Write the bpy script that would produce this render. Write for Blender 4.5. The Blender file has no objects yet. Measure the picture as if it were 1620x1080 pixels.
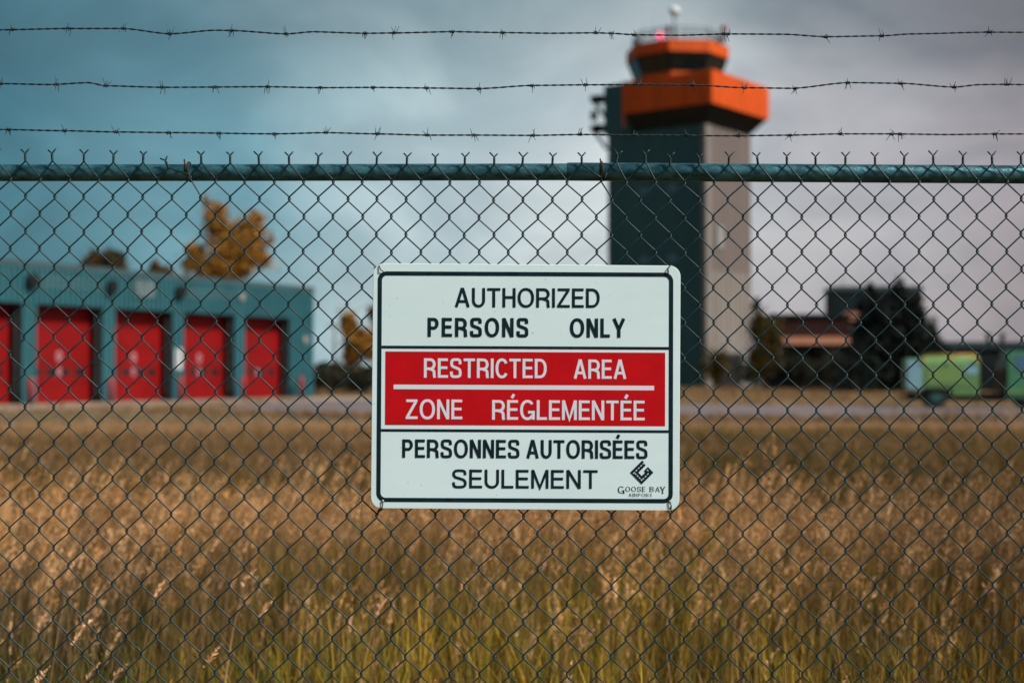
import bpy, bmesh, math, random
import numpy as np
from mathutils import Vector, Matrix
R = math.radians
random.seed(7)
rng = np.random.default_rng(11)
scene = bpy.context.scene
C = scene.collection

# ------------------------------------------------------------------ camera
CAM_Z = 1.55
FPX = 2250.0                       # 50 mm on a 36 mm sensor, 1620 px wide
PITCH = math.atan(50 / FPX)
F = 3.544                          # distance of the fence plane
cam = bpy.data.cameras.new('camera')
cam_ob = bpy.data.objects.new('camera', cam)
C.objects.link(cam_ob)
cam_ob.location = (0, 0, CAM_Z)
cam_ob.rotation_euler = (math.pi / 2 + PITCH, 0, 0)
cam.lens = 50
cam.sensor_width = 36
cam.clip_start = 0.1
cam.clip_end = 6000
cam.dof.use_dof = True
cam.dof.focus_distance = F
cam.dof.aperture_fstop = 2.3
cam.dof.aperture_blades = 9
scene.camera = cam_ob

# ------------------------------------------------------------------ sky and sun
SUN_H = Vector((0.86, -0.51, 0)).normalized()
SUN_EL = R(44)
SUN = Vector((SUN_H.x * math.cos(SUN_EL), SUN_H.y * math.cos(SUN_EL), math.sin(SUN_EL)))
world = bpy.data.worlds.new('World')
scene.world = world
world.use_nodes = True
wn, wl = world.node_tree.nodes, world.node_tree.links
bg = wn['Background']


def N(tree, kind, **kw):
    n = tree.nodes.new(kind)
    for k, v in kw.items():
        setattr(n, k, v)
    return n


def ramp(tree, pts, src, interp='LINEAR'):
    n = tree.nodes.new('ShaderNodeValToRGB')
    n.color_ramp.interpolation = interp
    e = n.color_ramp.elements
    while len(e) < len(pts):
        e.new(0.5)
    for el, (p, c) in zip(e, pts):
        el.position = p
        el.color = (*c, 1) if len(c) == 3 else c
    if src is not None:
        tree.links.new(src, n.inputs[0])
    return n


wt = world.node_tree
sky = N(wt, 'ShaderNodeTexSky', sky_type='NISHITA', sun_disc=False)
sky.sun_elevation = SUN_EL
sky.sun_rotation = math.atan2(SUN.x, SUN.y)
sky.air_density = 1.2
sky.dust_density = 2.0
tc = N(wt, 'ShaderNodeTexCoord')
sep = N(wt, 'ShaderNodeSeparateXYZ')
wl.new(tc.outputs['Generated'], sep.inputs[0])
# cloud noise warps a slow change of cloud colour from a cold bank in the west to a mauve one in the east
cn = N(wt, 'ShaderNodeTexNoise')
cn.inputs['Scale'].default_value = 2.6
cn.inputs['Detail'].default_value = 5
cn.inputs['Roughness'].default_value = 0.5
mp = N(wt, 'ShaderNodeMapping')
mp.inputs['Scale'].default_value = (1.0, 1.0, 2.2)
mp.inputs['Location'].default_value = (0.35, 0.0, 0.1)
wl.new(tc.outputs['Generated'], mp.inputs[0])
wl.new(mp.outputs[0], cn.inputs['Vector'])


def M(op, a, b=None, c=None, clamp=False):
    n = wt.nodes.new('ShaderNodeMath')
    n.operation = op
    n.use_clamp = clamp
    for i, v in enumerate((a, b, c)):
        if v is None:
            continue
        if isinstance(v, (int, float)):
            n.inputs[i].default_value = v
        else:
            wl.new(v, n.inputs[i])
    return n.outputs[0]


nz = M('SUBTRACT', cn.outputs['Fac'], 0.5)
ax = M('ADD', sep.outputs[0], M('MULTIPLY', nz, 0.30))
axn = M('MULTIPLY_ADD', ax, 1.25, 0.5)            # x -0.4..0.4 -> 0..1
side = ramp(wt, [(0.04, (0.050, 0.19, 0.25)), (0.22, (0.155, 0.355, 0.43)), (0.42, (0.49, 0.62, 0.66)),
                 (0.58, (0.64, 0.71, 0.73)), (0.74, (0.47, 0.47, 0.50)), (0.95, (0.33, 0.295, 0.32))], axn, 'EASE')
el = M('ADD', sep.outputs[2], M('MULTIPLY', nz, 0.20))
eln = M('MULTIPLY_ADD', el, 2.5, 0.0)              # z 0..0.4 -> 0..1
low = ramp(wt, [(0.0, (1.03, 1.0, 0.99)), (0.36, (1.0, 1.0, 1.0)), (0.64, (0.50, 0.56, 0.58)), (1.0, (0.46, 0.52, 0.54))], eln, 'EASE')
# finer cloud: soft pale billows and darker undersides
cn2 = N(wt, 'ShaderNodeTexNoise')
cn2.inputs['Scale'].default_value = 7.0
cn2.inputs['Detail'].default_value = 6
cn2.inputs['Roughness'].default_value = 0.55
cn2.inputs['Distortion'].default_value = 0.5
mp2 = N(wt, 'ShaderNodeMapping')
mp2.inputs['Scale'].default_value = (1.0, 1.0, 1.9)
mp2.inputs['Rotation'].default_value = (0, R(18), 0)
wl.new(tc.outputs['Generated'], mp2.inputs[0])
wl.new(mp2.outputs[0], cn2.inputs['Vector'])
bil = ramp(wt, [(0.34, (0.80, 0.83, 0.85)), (0.66, (1.15, 1.13, 1.12))], cn2.outputs['Fac'], 'EASE')
mul0 = N(wt, 'ShaderNodeMix', data_type='RGBA', blend_type='MULTIPLY')
mul0.inputs['Factor'].default_value = 1
wl.new(side.outputs[0], mul0.inputs['A'])
wl.new(bil.outputs[0], mul0.inputs['B'])
mul = N(wt, 'ShaderNodeMix', data_type='RGBA', blend_type='MULTIPLY')
mul.inputs['Factor'].default_value = 1
wl.new(mul0.outputs['Result'], mul.inputs['A'])
wl.new(low.outputs[0], mul.inputs['B'])
nsc = N(wt, 'ShaderNodeMix', data_type='RGBA', blend_type='MULTIPLY')
nsc.inputs['Factor'].default_value = 1
nsc.inputs['B'].default_value = (0.09, 0.09, 0.09, 1)
wl.new(sky.outputs[0], nsc.inputs['A'])
mixs = N(wt, 'ShaderNodeMix', data_type='RGBA')
mixs.inputs['Factor'].default_value = 0.90         # mostly cloud, a little clear sky behind it
wl.new(nsc.outputs['Result'], mixs.inputs['A'])
wl.new(mul.outputs['Result'], mixs.inputs['B'])
wl.new(mixs.outputs['Result'], bg.inputs['Color'])
bg.inputs['Strength'].default_value = 1.0

sun = bpy.data.lights.new('sun', 'SUN')
sun.energy = 5.0
sun.angle = R(9)
sun.color = (1.0, 0.935, 0.84)
sun_ob = bpy.data.objects.new('sun', sun)
C.objects.link(sun_ob)
sun_ob.location = SUN * 50
sun_ob.rotation_euler = (-SUN).to_track_quat('-Z', 'Y').to_euler()

scene.view_settings.view_transform = 'Standard'
scene.view_settings.look = 'None'
scene.view_settings.exposure = 0.0
scene.view_settings.gamma = 1
scene.view_settings.use_curve_mapping = False
scene.render.engine = 'CYCLES'
scene.cycles.use_denoising = True
scene.cycles.max_bounces = 6
scene.cycles.transparent_max_bounces = 8
scene.cycles.caustics_reflective = False
scene.cycles.caustics_refractive = False


# ------------------------------------------------------------------ helpers
def at(x, y, Y):
    """the point at distance Y that the photograph shows at pixel x, y"""
    u, v = (x - 810) / FPX, (540 - y) / FPX
    f = math.cos(PITCH) - v * math.sin(PITCH)
    z = v * math.cos(PITCH) + math.sin(PITCH)
    return Vector((u / f * Y, Y, CAM_Z + z / f * Y))


def tag(o, label=None, cat=None, group=None, kind=None):
    for k, v in (('label', label), ('category', cat), ('group', group), ('kind', kind)):
        if v:
            o[k] = v
    return o


def empty(name, loc, rz=0, label=None, cat=None, group=None, parent=None):
    o = bpy.data.objects.new(name, None)
    C.objects.link(o)
    o.location = loc
    o.rotation_euler = (0, 0, rz)
    o.empty_display_size = 0.2
    o.parent = parent
    return tag(o, label, cat, group)


class MB:
    """collects shapes and links them as one mesh object"""
    def __init__(s):
        s.v, s.f, s.sm = [], [], []

    def add(s, vs, fs, smooth=False):
        b = len(s.v)
        s.v += [tuple(p) for p in vs]
        s.f += [tuple(b + i for i in f) for f in fs]
        s.sm += [smooth] * len(fs)
        return s

    def box(s, x0, x1, y0, y1, z0, z1):
        p = [(x, y, z) for z in (z0, z1) for y in (y0, y1) for x in (x0, x1)]
        return s.add(p, [(0, 2, 3, 1), (4, 5, 7, 6), (0, 1, 5, 4), (2, 6, 7, 3), (0, 4, 6, 2), (1, 3, 7, 5)])

    def bar(s, a, b, w, h=None, up=(0, 0, 1)):
        a, b = Vector(a), Vector(b)
        d = (b - a).normalized()
        u = Vector(up)
        sd = d.cross(u)
        if sd.length < 1e-4:
            sd = d.cross(Vector((1, 0, 0)))
        sd.normalize()
        u = sd.cross(d)
        h = h or w
        p = [q + sd * i * w / 2 + u * j * h / 2 for q in (a, b) for i, j in ((-1, -1), (1, -1), (1, 1), (-1, 1))]
        return s.add(p, [(3, 2, 1, 0), (4, 5, 6, 7), (0, 1, 5, 4), (1, 2, 6, 5), (2, 3, 7, 6), (3, 0, 4, 7)])

    def tube(s, pts, r, n=8, caps=True, up=(0.31, 0.9, 0.3)):
        pts = [Vector(p) for p in pts]
        rs = r if isinstance(r, (list, tuple)) else [r] * len(pts)
        vs, ref = [], Vector(up)
        k = None
        for i, p in enumerate(pts):
            d = (pts[min(i + 1, len(pts) - 1)] - pts[max(i - 1, 0)])
            d = d.normalized() if d.length > 1e-9 else Vector((0, 0, 1))
            k = ref - d * ref.dot(d) if k is None else k - d * k.dot(d)
            if k.length < 1e-5:
                k = d.orthogonal()
            k.normalize()
            q = d.cross(k)
            for j in range(n):
                t = 2 * math.pi * j / n
                vs.append(p + (k * math.cos(t) + q * math.sin(t)) * rs[i])
        fs = []
        for i in range(len(pts) - 1):
            for j in range(n):
                a, b = i * n + j, i * n + (j + 1) % n
                fs.append((a, b, b + n, a + n))
        s.add(vs, fs, True)
        if caps:
            b = len(s.v) - len(vs)
            s.f += [tuple(b + j for j in range(n))[::-1], tuple(b + (len(pts) - 1) * n + j for j in range(n))]
            s.sm += [False, False]
        return s

    def prism(s, poly, z0, z1, poly2=None):
        n = len(poly)
        p2 = poly2 or poly
        vs = [(x, y, z0) for x, y in poly] + [(x, y, z1) for x, y in p2]
        return s.add(vs, [tuple(range(n))[::-1], tuple(range(n, 2 * n))] + [(i, (i + 1) % n, n + (i + 1) % n, n + i) for i in range(n)])

    def ball(s, c, r, nu=14, nv=9, sz=1.0):
        vs = [Vector(c) + Vector((math.cos(2 * math.pi * i / nu) * math.sin(math.pi * j / nv), math.sin(2 * math.pi * i / nu) * math.sin(math.pi * j / nv), -math.cos(math.pi * j / nv) * sz)) * r for j in range(nv + 1) for i in range(nu)]
        return s.add(vs, [(j * nu + i, j * nu + (i + 1) % nu, (j + 1) * nu + (i + 1) % nu, (j + 1) * nu + i) for j in range(nv) for i in range(nu)], True)

    def build(s, name, mat, parent=None, loc=None, bevel=0):
        me = bpy.data.meshes.new(name)
        me.from_pydata(s.v, [], s.f)
        me.polygons.foreach_set('use_smooth', s.sm)
        if mat:
            me.materials.append(mat)
        me.update()
        o = bpy.data.objects.new(name, me)
        C.objects.link(o)
        if loc is not None:
            o.location = loc
        o.parent = parent
        if bevel:
            b = o.modifiers.new('bevel', 'BEVEL')
            b.width = bevel
            b.segments = 2
        return o


def copy(o, parent, loc=None, rot=None):
    c = o.copy()
    C.objects.link(c)
    c.parent = parent
    if loc is not None:
        c.location = loc
    if rot is not None:
        c.rotation_euler = rot
    return c


MATS = {}


def mat(name, col, rough=0.6, metal=0.0, var=0.0, scale=5.0, bump=0.0, bscale=40.0, col2=None, stretch=None, spec=0.5, coords='Object'):
    m = bpy.data.materials.new(name)
    m.use_nodes = True
    t = m.node_tree
    b = t.nodes['Principled BSDF']
    b.inputs['Roughness'].default_value = rough
    b.inputs['Metallic'].default_value = metal
    b.inputs['Specular IOR Level'].default_value = spec
    b.inputs['Base Color'].default_value = (*col, 1)
    co = N(t, 'ShaderNodeTexCoord')
    src = co.outputs[coords]
    if stretch:
        q = N(t, 'ShaderNodeMapping')
        q.inputs['Scale'].default_value = stretch
        t.links.new(src, q.inputs[0])
        src = q.outputs[0]
    if var or col2:
        n = N(t, 'ShaderNodeTexNoise')
        n.inputs['Scale'].default_value = scale
        n.inputs['Detail'].default_value = 6
        n.inputs['Roughness'].default_value = 0.65
        t.links.new(src, n.inputs['Vector'])
        c2 = col2 or tuple(min(1, c * (1 + var)) for c in col)
        c1 = col if col2 else tuple(c * (1 - var) for c in col)
        r = ramp(t, [(0.36, c1), (0.64, c2)], n.outputs['Fac'])
        t.links.new(r.outputs[0], b.inputs['Base Color'])
    if bump:
        n = N(t, 'ShaderNodeTexNoise')
        n.inputs['Scale'].default_value = bscale
        n.inputs['Detail'].default_value = 4
        t.links.new(src, n.inputs['Vector'])
        p = N(t, 'ShaderNodeBump')
        p.inputs['Strength'].default_value = bump
        p.inputs['Distance'].default_value = 0.01
        t.links.new(n.outputs['Fac'], p.inputs['Height'])
        t.links.new(p.outputs[0], b.inputs['Normal'])
    MATS[name] = m
    return m


def leaf_mat(name, rough=0.6, trans=0.35):
    m = bpy.data.materials.new(name)
    m.use_nodes = True
    t = m.node_tree
    b = t.nodes['Principled BSDF']
    a = N(t, 'ShaderNodeAttribute', attribute_name='tint')
    b.inputs['Roughness'].default_value = rough
    b.inputs['Specular IOR Level'].default_value = 0.25
    t.links.new(a.outputs['Color'], b.inputs['Base Color'])
    tr = N(t, 'ShaderNodeBsdfTranslucent')
    t.links.new(a.outputs['Color'], tr.inputs['Color'])
    mx = N(t, 'ShaderNodeMixShader')
    mx.inputs[0].default_value = trans
    t.links.new(b.outputs[0], mx.inputs[1])
    t.links.new(tr.outputs[0], mx.inputs[2])
    t.links.new(mx.outputs[0], t.nodes['Material Output'].inputs['Surface'])
    MATS[name] = m
    return m


def np_mesh(name, V, Q, col, material, parent=None, loc=None):
    """V (n,3), Q (m,4) quads, col (n,3) per-vertex tint"""
    me = bpy.data.meshes.new(name)
    n, m = len(V), len(Q)
    me.vertices.add(n)
    me.vertices.foreach_set('co', V.astype(np.float32).ravel())
    me.loops.add(m * 4)
    me.loops.foreach_set('vertex_index', Q.astype(np.int32).ravel())
    me.polygons.add(m)
    me.polygons.foreach_set('loop_start', np.arange(0, m * 4, 4, dtype=np.int32))
    me.polygons.foreach_set('loop_total', np.full(m, 4, dtype=np.int32))
    at_ = me.attributes.new('tint', 'FLOAT_COLOR', 'POINT')
    at_.data.foreach_set('color', np.concatenate([col, np.ones((n, 1))], 1).astype(np.float32).ravel())
    me.materials.append(material)
    me.update()
    me.validate()
    o = bpy.data.objects.new(name, me)
    C.objects.link(o)
    o.parent = parent
    if loc is not None:
        o.location = loc
    return o


# ------------------------------------------------------------------ materials
m_wire = mat('vinyl wire', (0.007, 0.034, 0.042), 0.42, 0, 0.4, 60, spec=0.35)
m_barb = mat('weathered steel wire', (0.016, 0.036, 0.044), 0.5, 0.3, 0.4, 90)
m_tie = mat('rusty tie wire', (0.030, 0.022, 0.022), 0.7, 0.3, 0.4, 90)
m_rail = mat('galvanised rail', (0.010, 0.062, 0.085), 0.42, 0.5, 0, 34, 0.2, 120, col2=(0.065, 0.20, 0.245), stretch=(0.6, 1, 1))
m_white = mat('sign white', (0.70, 0.90, 0.975), 0.5, 0, 0.025, 7, col2=(0.73, 0.92, 0.98), stretch=(1, 1, 6), spec=0.12)
m_white2 = mat('letter white', (0.68, 0.79, 0.91), 0.5, spec=0.12)
t_ = m_white.node_tree
sn = N(t_, 'ShaderNodeTexNoise')
sn.inputs['Scale'].default_value = 95
sn.inputs['Detail'].default_value = 2
oc_ = [n for n in t_.nodes if n.type == 'TEX_COORD'][0]
t_.links.new(oc_.outputs['Object'], sn.inputs['Vector'])
sr = ramp(t_, [(0.70, (1, 1, 1)), (0.76, (0.62, 0.63, 0.60))], sn.outputs['Fac'])
big = N(t_, 'ShaderNodeTexNoise')
big.inputs['Scale'].default_value = 3.2
big.inputs['Detail'].default_value = 5
t_.links.new(oc_.outputs['Object'], big.inputs['Vector'])
bg_ = ramp(t_, [(0.3, (0.93, 0.945, 0.94)), (0.6, (1, 1, 1))], big.outputs['Fac'])
prev = t_.nodes['Principled BSDF'].inputs['Base Color'].links[0].from_socket
for extra in (sr, bg_):
    mm = N(t_, 'ShaderNodeMix', data_type='RGBA', blend_type='MULTIPLY')
    mm.inputs['Factor'].default_value = 1
    t_.links.new(prev, mm.inputs['A'])
    t_.links.new(extra.outputs[0], mm.inputs['B'])
    prev = mm.outputs['Result']
t_.links.new(prev, t_.nodes['Principled BSDF'].inputs['Base Color'])
m_black = mat('sign ink', (0.005, 0.022, 0.030), 0.5, 0, 0.3, 30, spec=0.10)
m_red = mat('sign red', (0.54, 0.005, 0.010), 0.5, 0, 0.08, 12, spec=0.10)
m_edge = mat('bare aluminium edge', (0.5, 0.55, 0.56), 0.4, 0.6)
m_rivet = mat('dull rivet', (0.34, 0.34, 0.31), 0.5, 0.5, 0.2, 90)
m_teal = mat('teal cladding', (0.022, 0.125, 0.155), 0.6, 0, 0.14, 0.6, stretch=(1, 1, 0.3))
m_tealtrim = mat('teal trim', (0.03, 0.13, 0.155), 0.5, 0, 0.1, 1)
m_flash = mat('roof flashing', (0.05, 0.10, 0.115), 0.6, 0, 0.15, 1)
m_door = mat('red door paint', (0.215, 0.004, 0.005), 0.55, 0, 0.14, 0.6, spec=0.2)
m_jamb = mat('dark red jamb', (0.022, 0.004, 0.005), 0.7, 0, 0.2, 2, spec=0.1)
m_glassd = mat('dark glazing', (0.010, 0.016, 0.018), 0.12, 0, 0.2, 1)
m_darkm = mat('dark metal', (0.018, 0.02, 0.022), 0.55, 0.2, 0.2, 3, spec=0.1)
m_pale = mat('pale metal', (0.30, 0.32, 0.32), 0.5, 0.1, 0.12, 3)
m_paper = mat('white notice', (0.80, 0.82, 0.86), 0.6)
m_ring = mat('roundel white', (0.48, 0.24, 0.29), 0.55)
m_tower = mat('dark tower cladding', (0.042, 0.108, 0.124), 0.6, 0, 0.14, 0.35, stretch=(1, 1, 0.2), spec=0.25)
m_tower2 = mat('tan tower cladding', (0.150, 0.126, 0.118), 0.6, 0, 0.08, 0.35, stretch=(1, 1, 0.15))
m_towtrim = mat('grey tower trim', (0.20, 0.185, 0.175), 0.6, 0, 0.1, 0.5)
m_orange = mat('orange cladding', (0.62, 0.088, 0.010), 0.6, 0, 0.12, 0.5, stretch=(1, 1, .3), spec=0.2)
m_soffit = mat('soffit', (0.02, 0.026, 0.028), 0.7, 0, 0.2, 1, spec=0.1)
m_roofdark = mat('roof felt', (0.05, 0.055, 0.06), 0.9, 0, 0.2, 1, spec=0.1)
m_galv = mat('galvanised steel', (0.12, 0.17, 0.175), 0.5, 0.4, 0.15, 2)
m_dome = mat('white dome', (0.80, 0.83, 0.82), 0.4, 0, 0.04, 2)
m_redpaint = mat('red antenna paint', (0.28, 0.03, 0.05), 0.6)
m_brick = mat('dark red brick', (0.034, 0.016, 0.014), 0.85, 0, 0.3, 1.2, spec=0.1)
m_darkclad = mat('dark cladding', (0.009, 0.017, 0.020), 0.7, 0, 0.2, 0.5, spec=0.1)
m_copper = mat('sunlit wood fascia', (0.52, 0.22, 0.14), 0.7, 0, 0.25, 0.8, stretch=(6, 1, 1))
m_grey = mat('grey concrete', (0.20, 0.20, 0.21), 0.85, 0, 0.15, 0.8, bump=0.2, bscale=8)
m_lime = mat('lime vehicle paint', (0.16, 0.31, 0.11), 0.35, 0, 0.08, 1.5)
m_limed = mat('green vehicle paint', (0.07, 0.24, 0.13), 0.35, 0, 0.08, 1.5)
m_shutter = mat('aluminium shutter', (0.27, 0.49, 0.58), 0.4, 0.0, 0.06, 4)
m_amber = mat('amber lamp lens', (0.75, 0.36, 0.06), 0.35)
m_tyre = mat('tyre rubber', (0.012, 0.013, 0.014), 0.9, 0, 0.2, 5)
m_hub = mat('green wheel hub', (0.03, 0.11, 0.09), 0.5)
m_bark = mat('bark', (0.11, 0.08, 0.06), 0.9, 0, 0.4, 6, bump=0.4, bscale=20)
m_birch = mat('birch bark', (0.34, 0.30, 0.26), 0.85, 0, 0.4, 5)
m_pole = mat('utility pole timber', (0.13, 0.10, 0.08), 0.9, 0, 0.3, 4)
m_soil = mat('field soil', (0.085, 0.062, 0.028), 0.95, 0, 0, 0.35, 0.5, 6, col2=(0.24, 0.15, 0.065))
m_road = mat('worn asphalt', (0.155, 0.125, 0.135), 0.9, 0, 0.10, 0.5, 0.2, 20, stretch=(0.15, 1, 1))
m_gravel = mat('pale gravel shoulder', (0.30, 0.22, 0.16), 0.95, 0, 0.2, 0.8, 0.3, 20)
m_lawn = mat('dry lawn', (0.13, 0.075, 0.026), 0.95, 0, 0, 0.15, 0.5, 5, col2=(0.22, 0.125, 0.045))
m_grass = leaf_mat('dry grass', 0.6, 0.22)
m_leaf = leaf_mat('tree leaves', 0.6, 0.30)

# ------------------------------------------------------------------ setting: field, road, apron
gx = MB()
gx.add([(-3000, -60, 0), (3000, -60, 0), (3000, 5000, 0), (-3000, 5000, 0)], [(0, 1, 2, 3)])
tag(gx.build('field', m_soil), kind='structure')
MB().add([(-120, 76, 0.008), (260, 64, 0.008), (400, 420, 0.008), (-400, 420, 0.008)], [(0, 1, 2, 3)]).build('lawn', m_lawn)['kind'] = 'structure'
# the access road crosses the view, from the fire hall to the lane on the right
road_l = [(-14.5, 55), (-6, 49), (6, 45), (20, 43.5), (40, 42.5), (90, 39)]
road_r = [(-10.5, 92), (-2, 76), (8, 70), (20, 63), (40, 57), (90, 50)]
MB().add([(x, y, 0.016) for x, y in road_l] + [(x, y, 0.016) for x, y in road_r],
         [(i, i + 1, i + 7, i + 6) for i in range(5)]).build('road', m_road)['kind'] = 'structure'
MB().add([(-60, -8, 0.020), (24, -8.5, 0.020), (24, 0.6, 0.020), (-60, 0.6, 0.020)], [(0, 1, 2, 3)]).build('apron', m_gravel, None, (-22.7, 73, 0))['kind'] = 'structure'
ap = bpy.data.objects['apron']
ap.rotation_euler = (0, 0, math.atan2(0.893, 0.45))


# ------------------------------------------------------------------ trees
def leaf_cloud(centers, radii, counts, size, cols, seed, flat=1.0, clump=9):
    r = np.random.default_rng(seed)
    P = []
    for (c, rad, cnt) in zip(centers, radii, counts):
        k = max(10, cnt // 12)
        d = r.normal(size=(k, 3))
        d /= np.linalg.norm(d, axis=1, keepdims=True)
        hub = np.array(c) + d * np.array(rad) * (r.random((k, 1)) ** 0.5)
        idx = r.integers(0, k, cnt)
        P.append(hub[idx] + r.normal(size=(cnt, 3)) * np.array(rad) * (0.09 + 0.42 * r.random((cnt, 1)) ** 4))
    P = np.concatenate(P)
    n = len(P)
    a = r.normal(size=(n, 3))
    a /= np.linalg.norm(a, axis=1, keepdims=True)
    b = np.cross(a, r.normal(size=(n, 3)))
    b /= np.linalg.norm(b, axis=1, keepdims=True)
    s = size * (0.6 + 0.8 * r.random((n, 1)))
    V = np.stack([P - a * s, P + b * s * 0.55, P + a * s, P - b * s * 0.55], 1).reshape(-1, 3)
    Q = np.arange(n * 4).reshape(-1, 4)
    cols = np.array(cols)
    w = r.random((n, 1))
    i = r.integers(0, len(cols), n)
    col = cols[i] * (0.65 + 0.7 * w)
    return V, Q, np.repeat(col, 4, 0)


def tree(name, loc, h, trunk_r, lobes, cols, leaf, label, group=None, seed=1, bark=None, per=900):
    """lobes: (x, y, z, rx, ry, rz) from the foot of the trunk"""
    t = empty(name, loc, 0, label, 'tree', group)
    rr = random.Random(seed)
    tr = MB()
    top = (lobes[0][0] * 0.6, lobes[0][1] * 0.6, h * 0.86)
    tr.tube([(0, 0, -0.1), (rr.uniform(-.1, .1), 0, h * 0.3), (top[0] * 0.5, top[1] * .5, h * 0.6), top], [trunk_r, trunk_r * .75, trunk_r * .45, trunk_r * .08], 8)
    for L in lobes:
        for _ in range(3):
            e = (L[0] + rr.uniform(-.5, .5) * L[3], L[1] + rr.uniform(-.5, .5) * L[4], L[2] + rr.uniform(-.1, .6) * L[5])
            z0 = max(h * 0.15, min(L[2] - L[5] * 0.8, h * 0.6))
            tr.tube([(0, 0, z0), (e[0] * .5, e[1] * .5, z0 + (e[2] - z0) * .45), e], [trunk_r * .42, trunk_r * .25, trunk_r * .06], 6)
    tr.build('trunk', bark or m_bark, t)
    vol = [L[3] * L[4] * L[5] for L in lobes]
    mx = max(vol)
    cnt = [max(150, int(per * (v / mx) ** 0.67)) for v in vol]
    V, Q, c = leaf_cloud([L[:3] for L in lobes], [L[3:] for L in lobes], cnt, leaf, cols, seed)
    np_mesh('crown', V, Q, c, m_leaf, t)
    return t


def spruce(loc, h, rad, label, seed, group=None, cols=((0.008, 0.018, 0.016), (0.011, 0.022, 0.018), (0.018, 0.026, 0.018))):
    t = empty('spruce_tree', loc, 0, label, 'tree', group)
    r = np.random.default_rng(seed)
    MB().tube([(0, 0, -0.1), (0, 0, h * 0.5), (0, 0, h * 0.98)], [rad * .07, rad * .06, 0.02], 7).build('trunk', m_bark, t)
    n = 5200
    z = h * (0.05 + 0.95 * r.random(n) ** 0.85)
    tier = np.floor(z / (h / 15)) * (h / 15)
    k = 1 - (z / h)
    ang = np.round(r.random(n) * 11 + tier * 3.7) / 11 * 2 * math.pi + r.normal(size=n) * 0.16
    q = r.random(n) ** 0.5
    ra = rad * (np.minimum(1, k * 1.25) ** 0.62) * q * (0.8 + 0.35 * np.sin(ang * 3 + tier * 5))
    zz = z - q * rad * 0.22 + r.normal(size=n) * .1
    P = np.stack([np.cos(ang) * ra, np.sin(ang) * ra, zz], 1)
    out = np.stack([np.cos(ang), np.sin(ang), -0.35 + 0 * ang], 1)
    a = out + r.normal(size=(n, 3)) * 0.35
    a /= np.linalg.norm(a, axis=1, keepdims=True)
    b = np.cross(a, r.normal(size=(n, 3)))
    b /= np.linalg.norm(b, axis=1, keepdims=True)
    s = h * 0.026 * (0.6 + .8 * r.random((n, 1)))
    V = np.stack([P - a * s, P + b * s * .4, P + a * s * 1.3, P - b * s * .4], 1).reshape(-1, 3)
    c = np.array(cols)[r.integers(0, len(cols), n)] * (0.6 + .8 * r.random((n, 1)))
    np_mesh('crown', V, np.arange(4 * n).reshape(-1, 4), np.repeat(c, 4, 0), m_leaf, t)
    return t


def gp(px, Y):
    """ground point under pixel column px at distance Y"""
    p = at(px, 590, Y)
    return Vector((p.x, Y, 0))


def hz(py, Y):
    return at(810, py, Y).z


GOLD = ((0.52, 0.25, 0.032), (0.42, 0.19, 0.028), (0.62, 0.33, 0.05), (0.30, 0.14, 0.025), (0.36, 0.20, 0.045), (0.22, 0.13, 0.03))
BRWN = ((0.17, 0.085, 0.022), (0.12, 0.07, 0.02), (0.22, 0.10, 0.03), (0.05, 0.055, 0.02))
OLIV = ((0.11, 0.075, 0.014), (0.075, 0.065, 0.014), (0.15, 0.09, 0.018), (0.05, 0.05, 0.015))
DARK = ((0.02, 0.03, 0.02), (0.03, 0.035, 0.02), (0.045, 0.04, 0.02))
Yt = 112
S = Yt / FPX
tb = gp(352, Yt)


def lb(px, py, rx, rz, base_px=352, dy=0, ry=None):
    return ((px - base_px) * S, dy, hz(py, Yt), rx * S, (ry or rx) * S, rz * S)


tree('birch_tree', tb, 15.0, 0.26,
     [lb(338, 356, 20, 36), lb(390, 372, 30, 26), lb(376, 404, 44, 26), lb(308, 404, 16, 24), lb(418, 410, 14, 12), lb(404, 345, 14, 12), lb(326, 322, 7, 14), lb(350, 428, 46, 18), lb(360, 372, 16, 24), lb(426, 380, 6, 8), lb(296, 420, 8, 12), lb(348, 330, 8, 8)],
     GOLD, 0.17, 'tall golden autumn birch rising behind the teal fire hall roof', seed=4, bark=m_birch, per=2900)
tree('rowan_tree', gp(150, Yt), 9.6, 0.18, [lb(148, 412, 13, 15, 150), lb(140, 430, 16, 16, 150)], BRWN, 0.17,
     'small brown tree top leftmost above the fire hall roof', seed=5, per=1300)
tree('rowan_tree', gp(178, Yt), 9.9, 0.18, [lb(175, 410, 15, 15, 178), lb(180, 432, 20, 18, 178), lb(192, 414, 6, 13, 178)], BRWN + DARK, 0.17,
     'small brown and dark green tree top beside the leftmost brown one above the roof', seed=6, per=1400)
tree('rowan_tree', gp(245, Yt), 8.6, 0.18, [lb(245, 424, 11, 11, 245), lb(262, 430, 12, 9, 245), lb(245, 440, 22, 14, 245)], BRWN, 0.17,
     'low brown tree top nearest the tall golden birch above the roof', seed=8, per=900)
Yt = 120
S = Yt / FPX
tree('birch_tree', gp(566, Yt), 8.2, 0.15, [lb(552, 515, 14, 24, 566), lb(566, 540, 20, 24, 566), lb(556, 560, 16, 20, 566), lb(588, 548, 20, 24, 566)], GOLD + BRWN[:1], 0.17,
     'small orange brown tree between the fire hall end and the sign', seed=9, bark=m_birch, per=1700)
tree('birch_tree', gp(604, Yt + 3), 9.4, 0.16, [lb(588, 490, 9, 12, 604), lb(606, 505, 18, 26, 604), lb(600, 545, 22, 24, 604)], BRWN, 0.17,
     'brown tree half hidden behind the left edge of the sign', seed=10, bark=m_birch, per=1600)
Yt = 137
S = Yt / FPX
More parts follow.
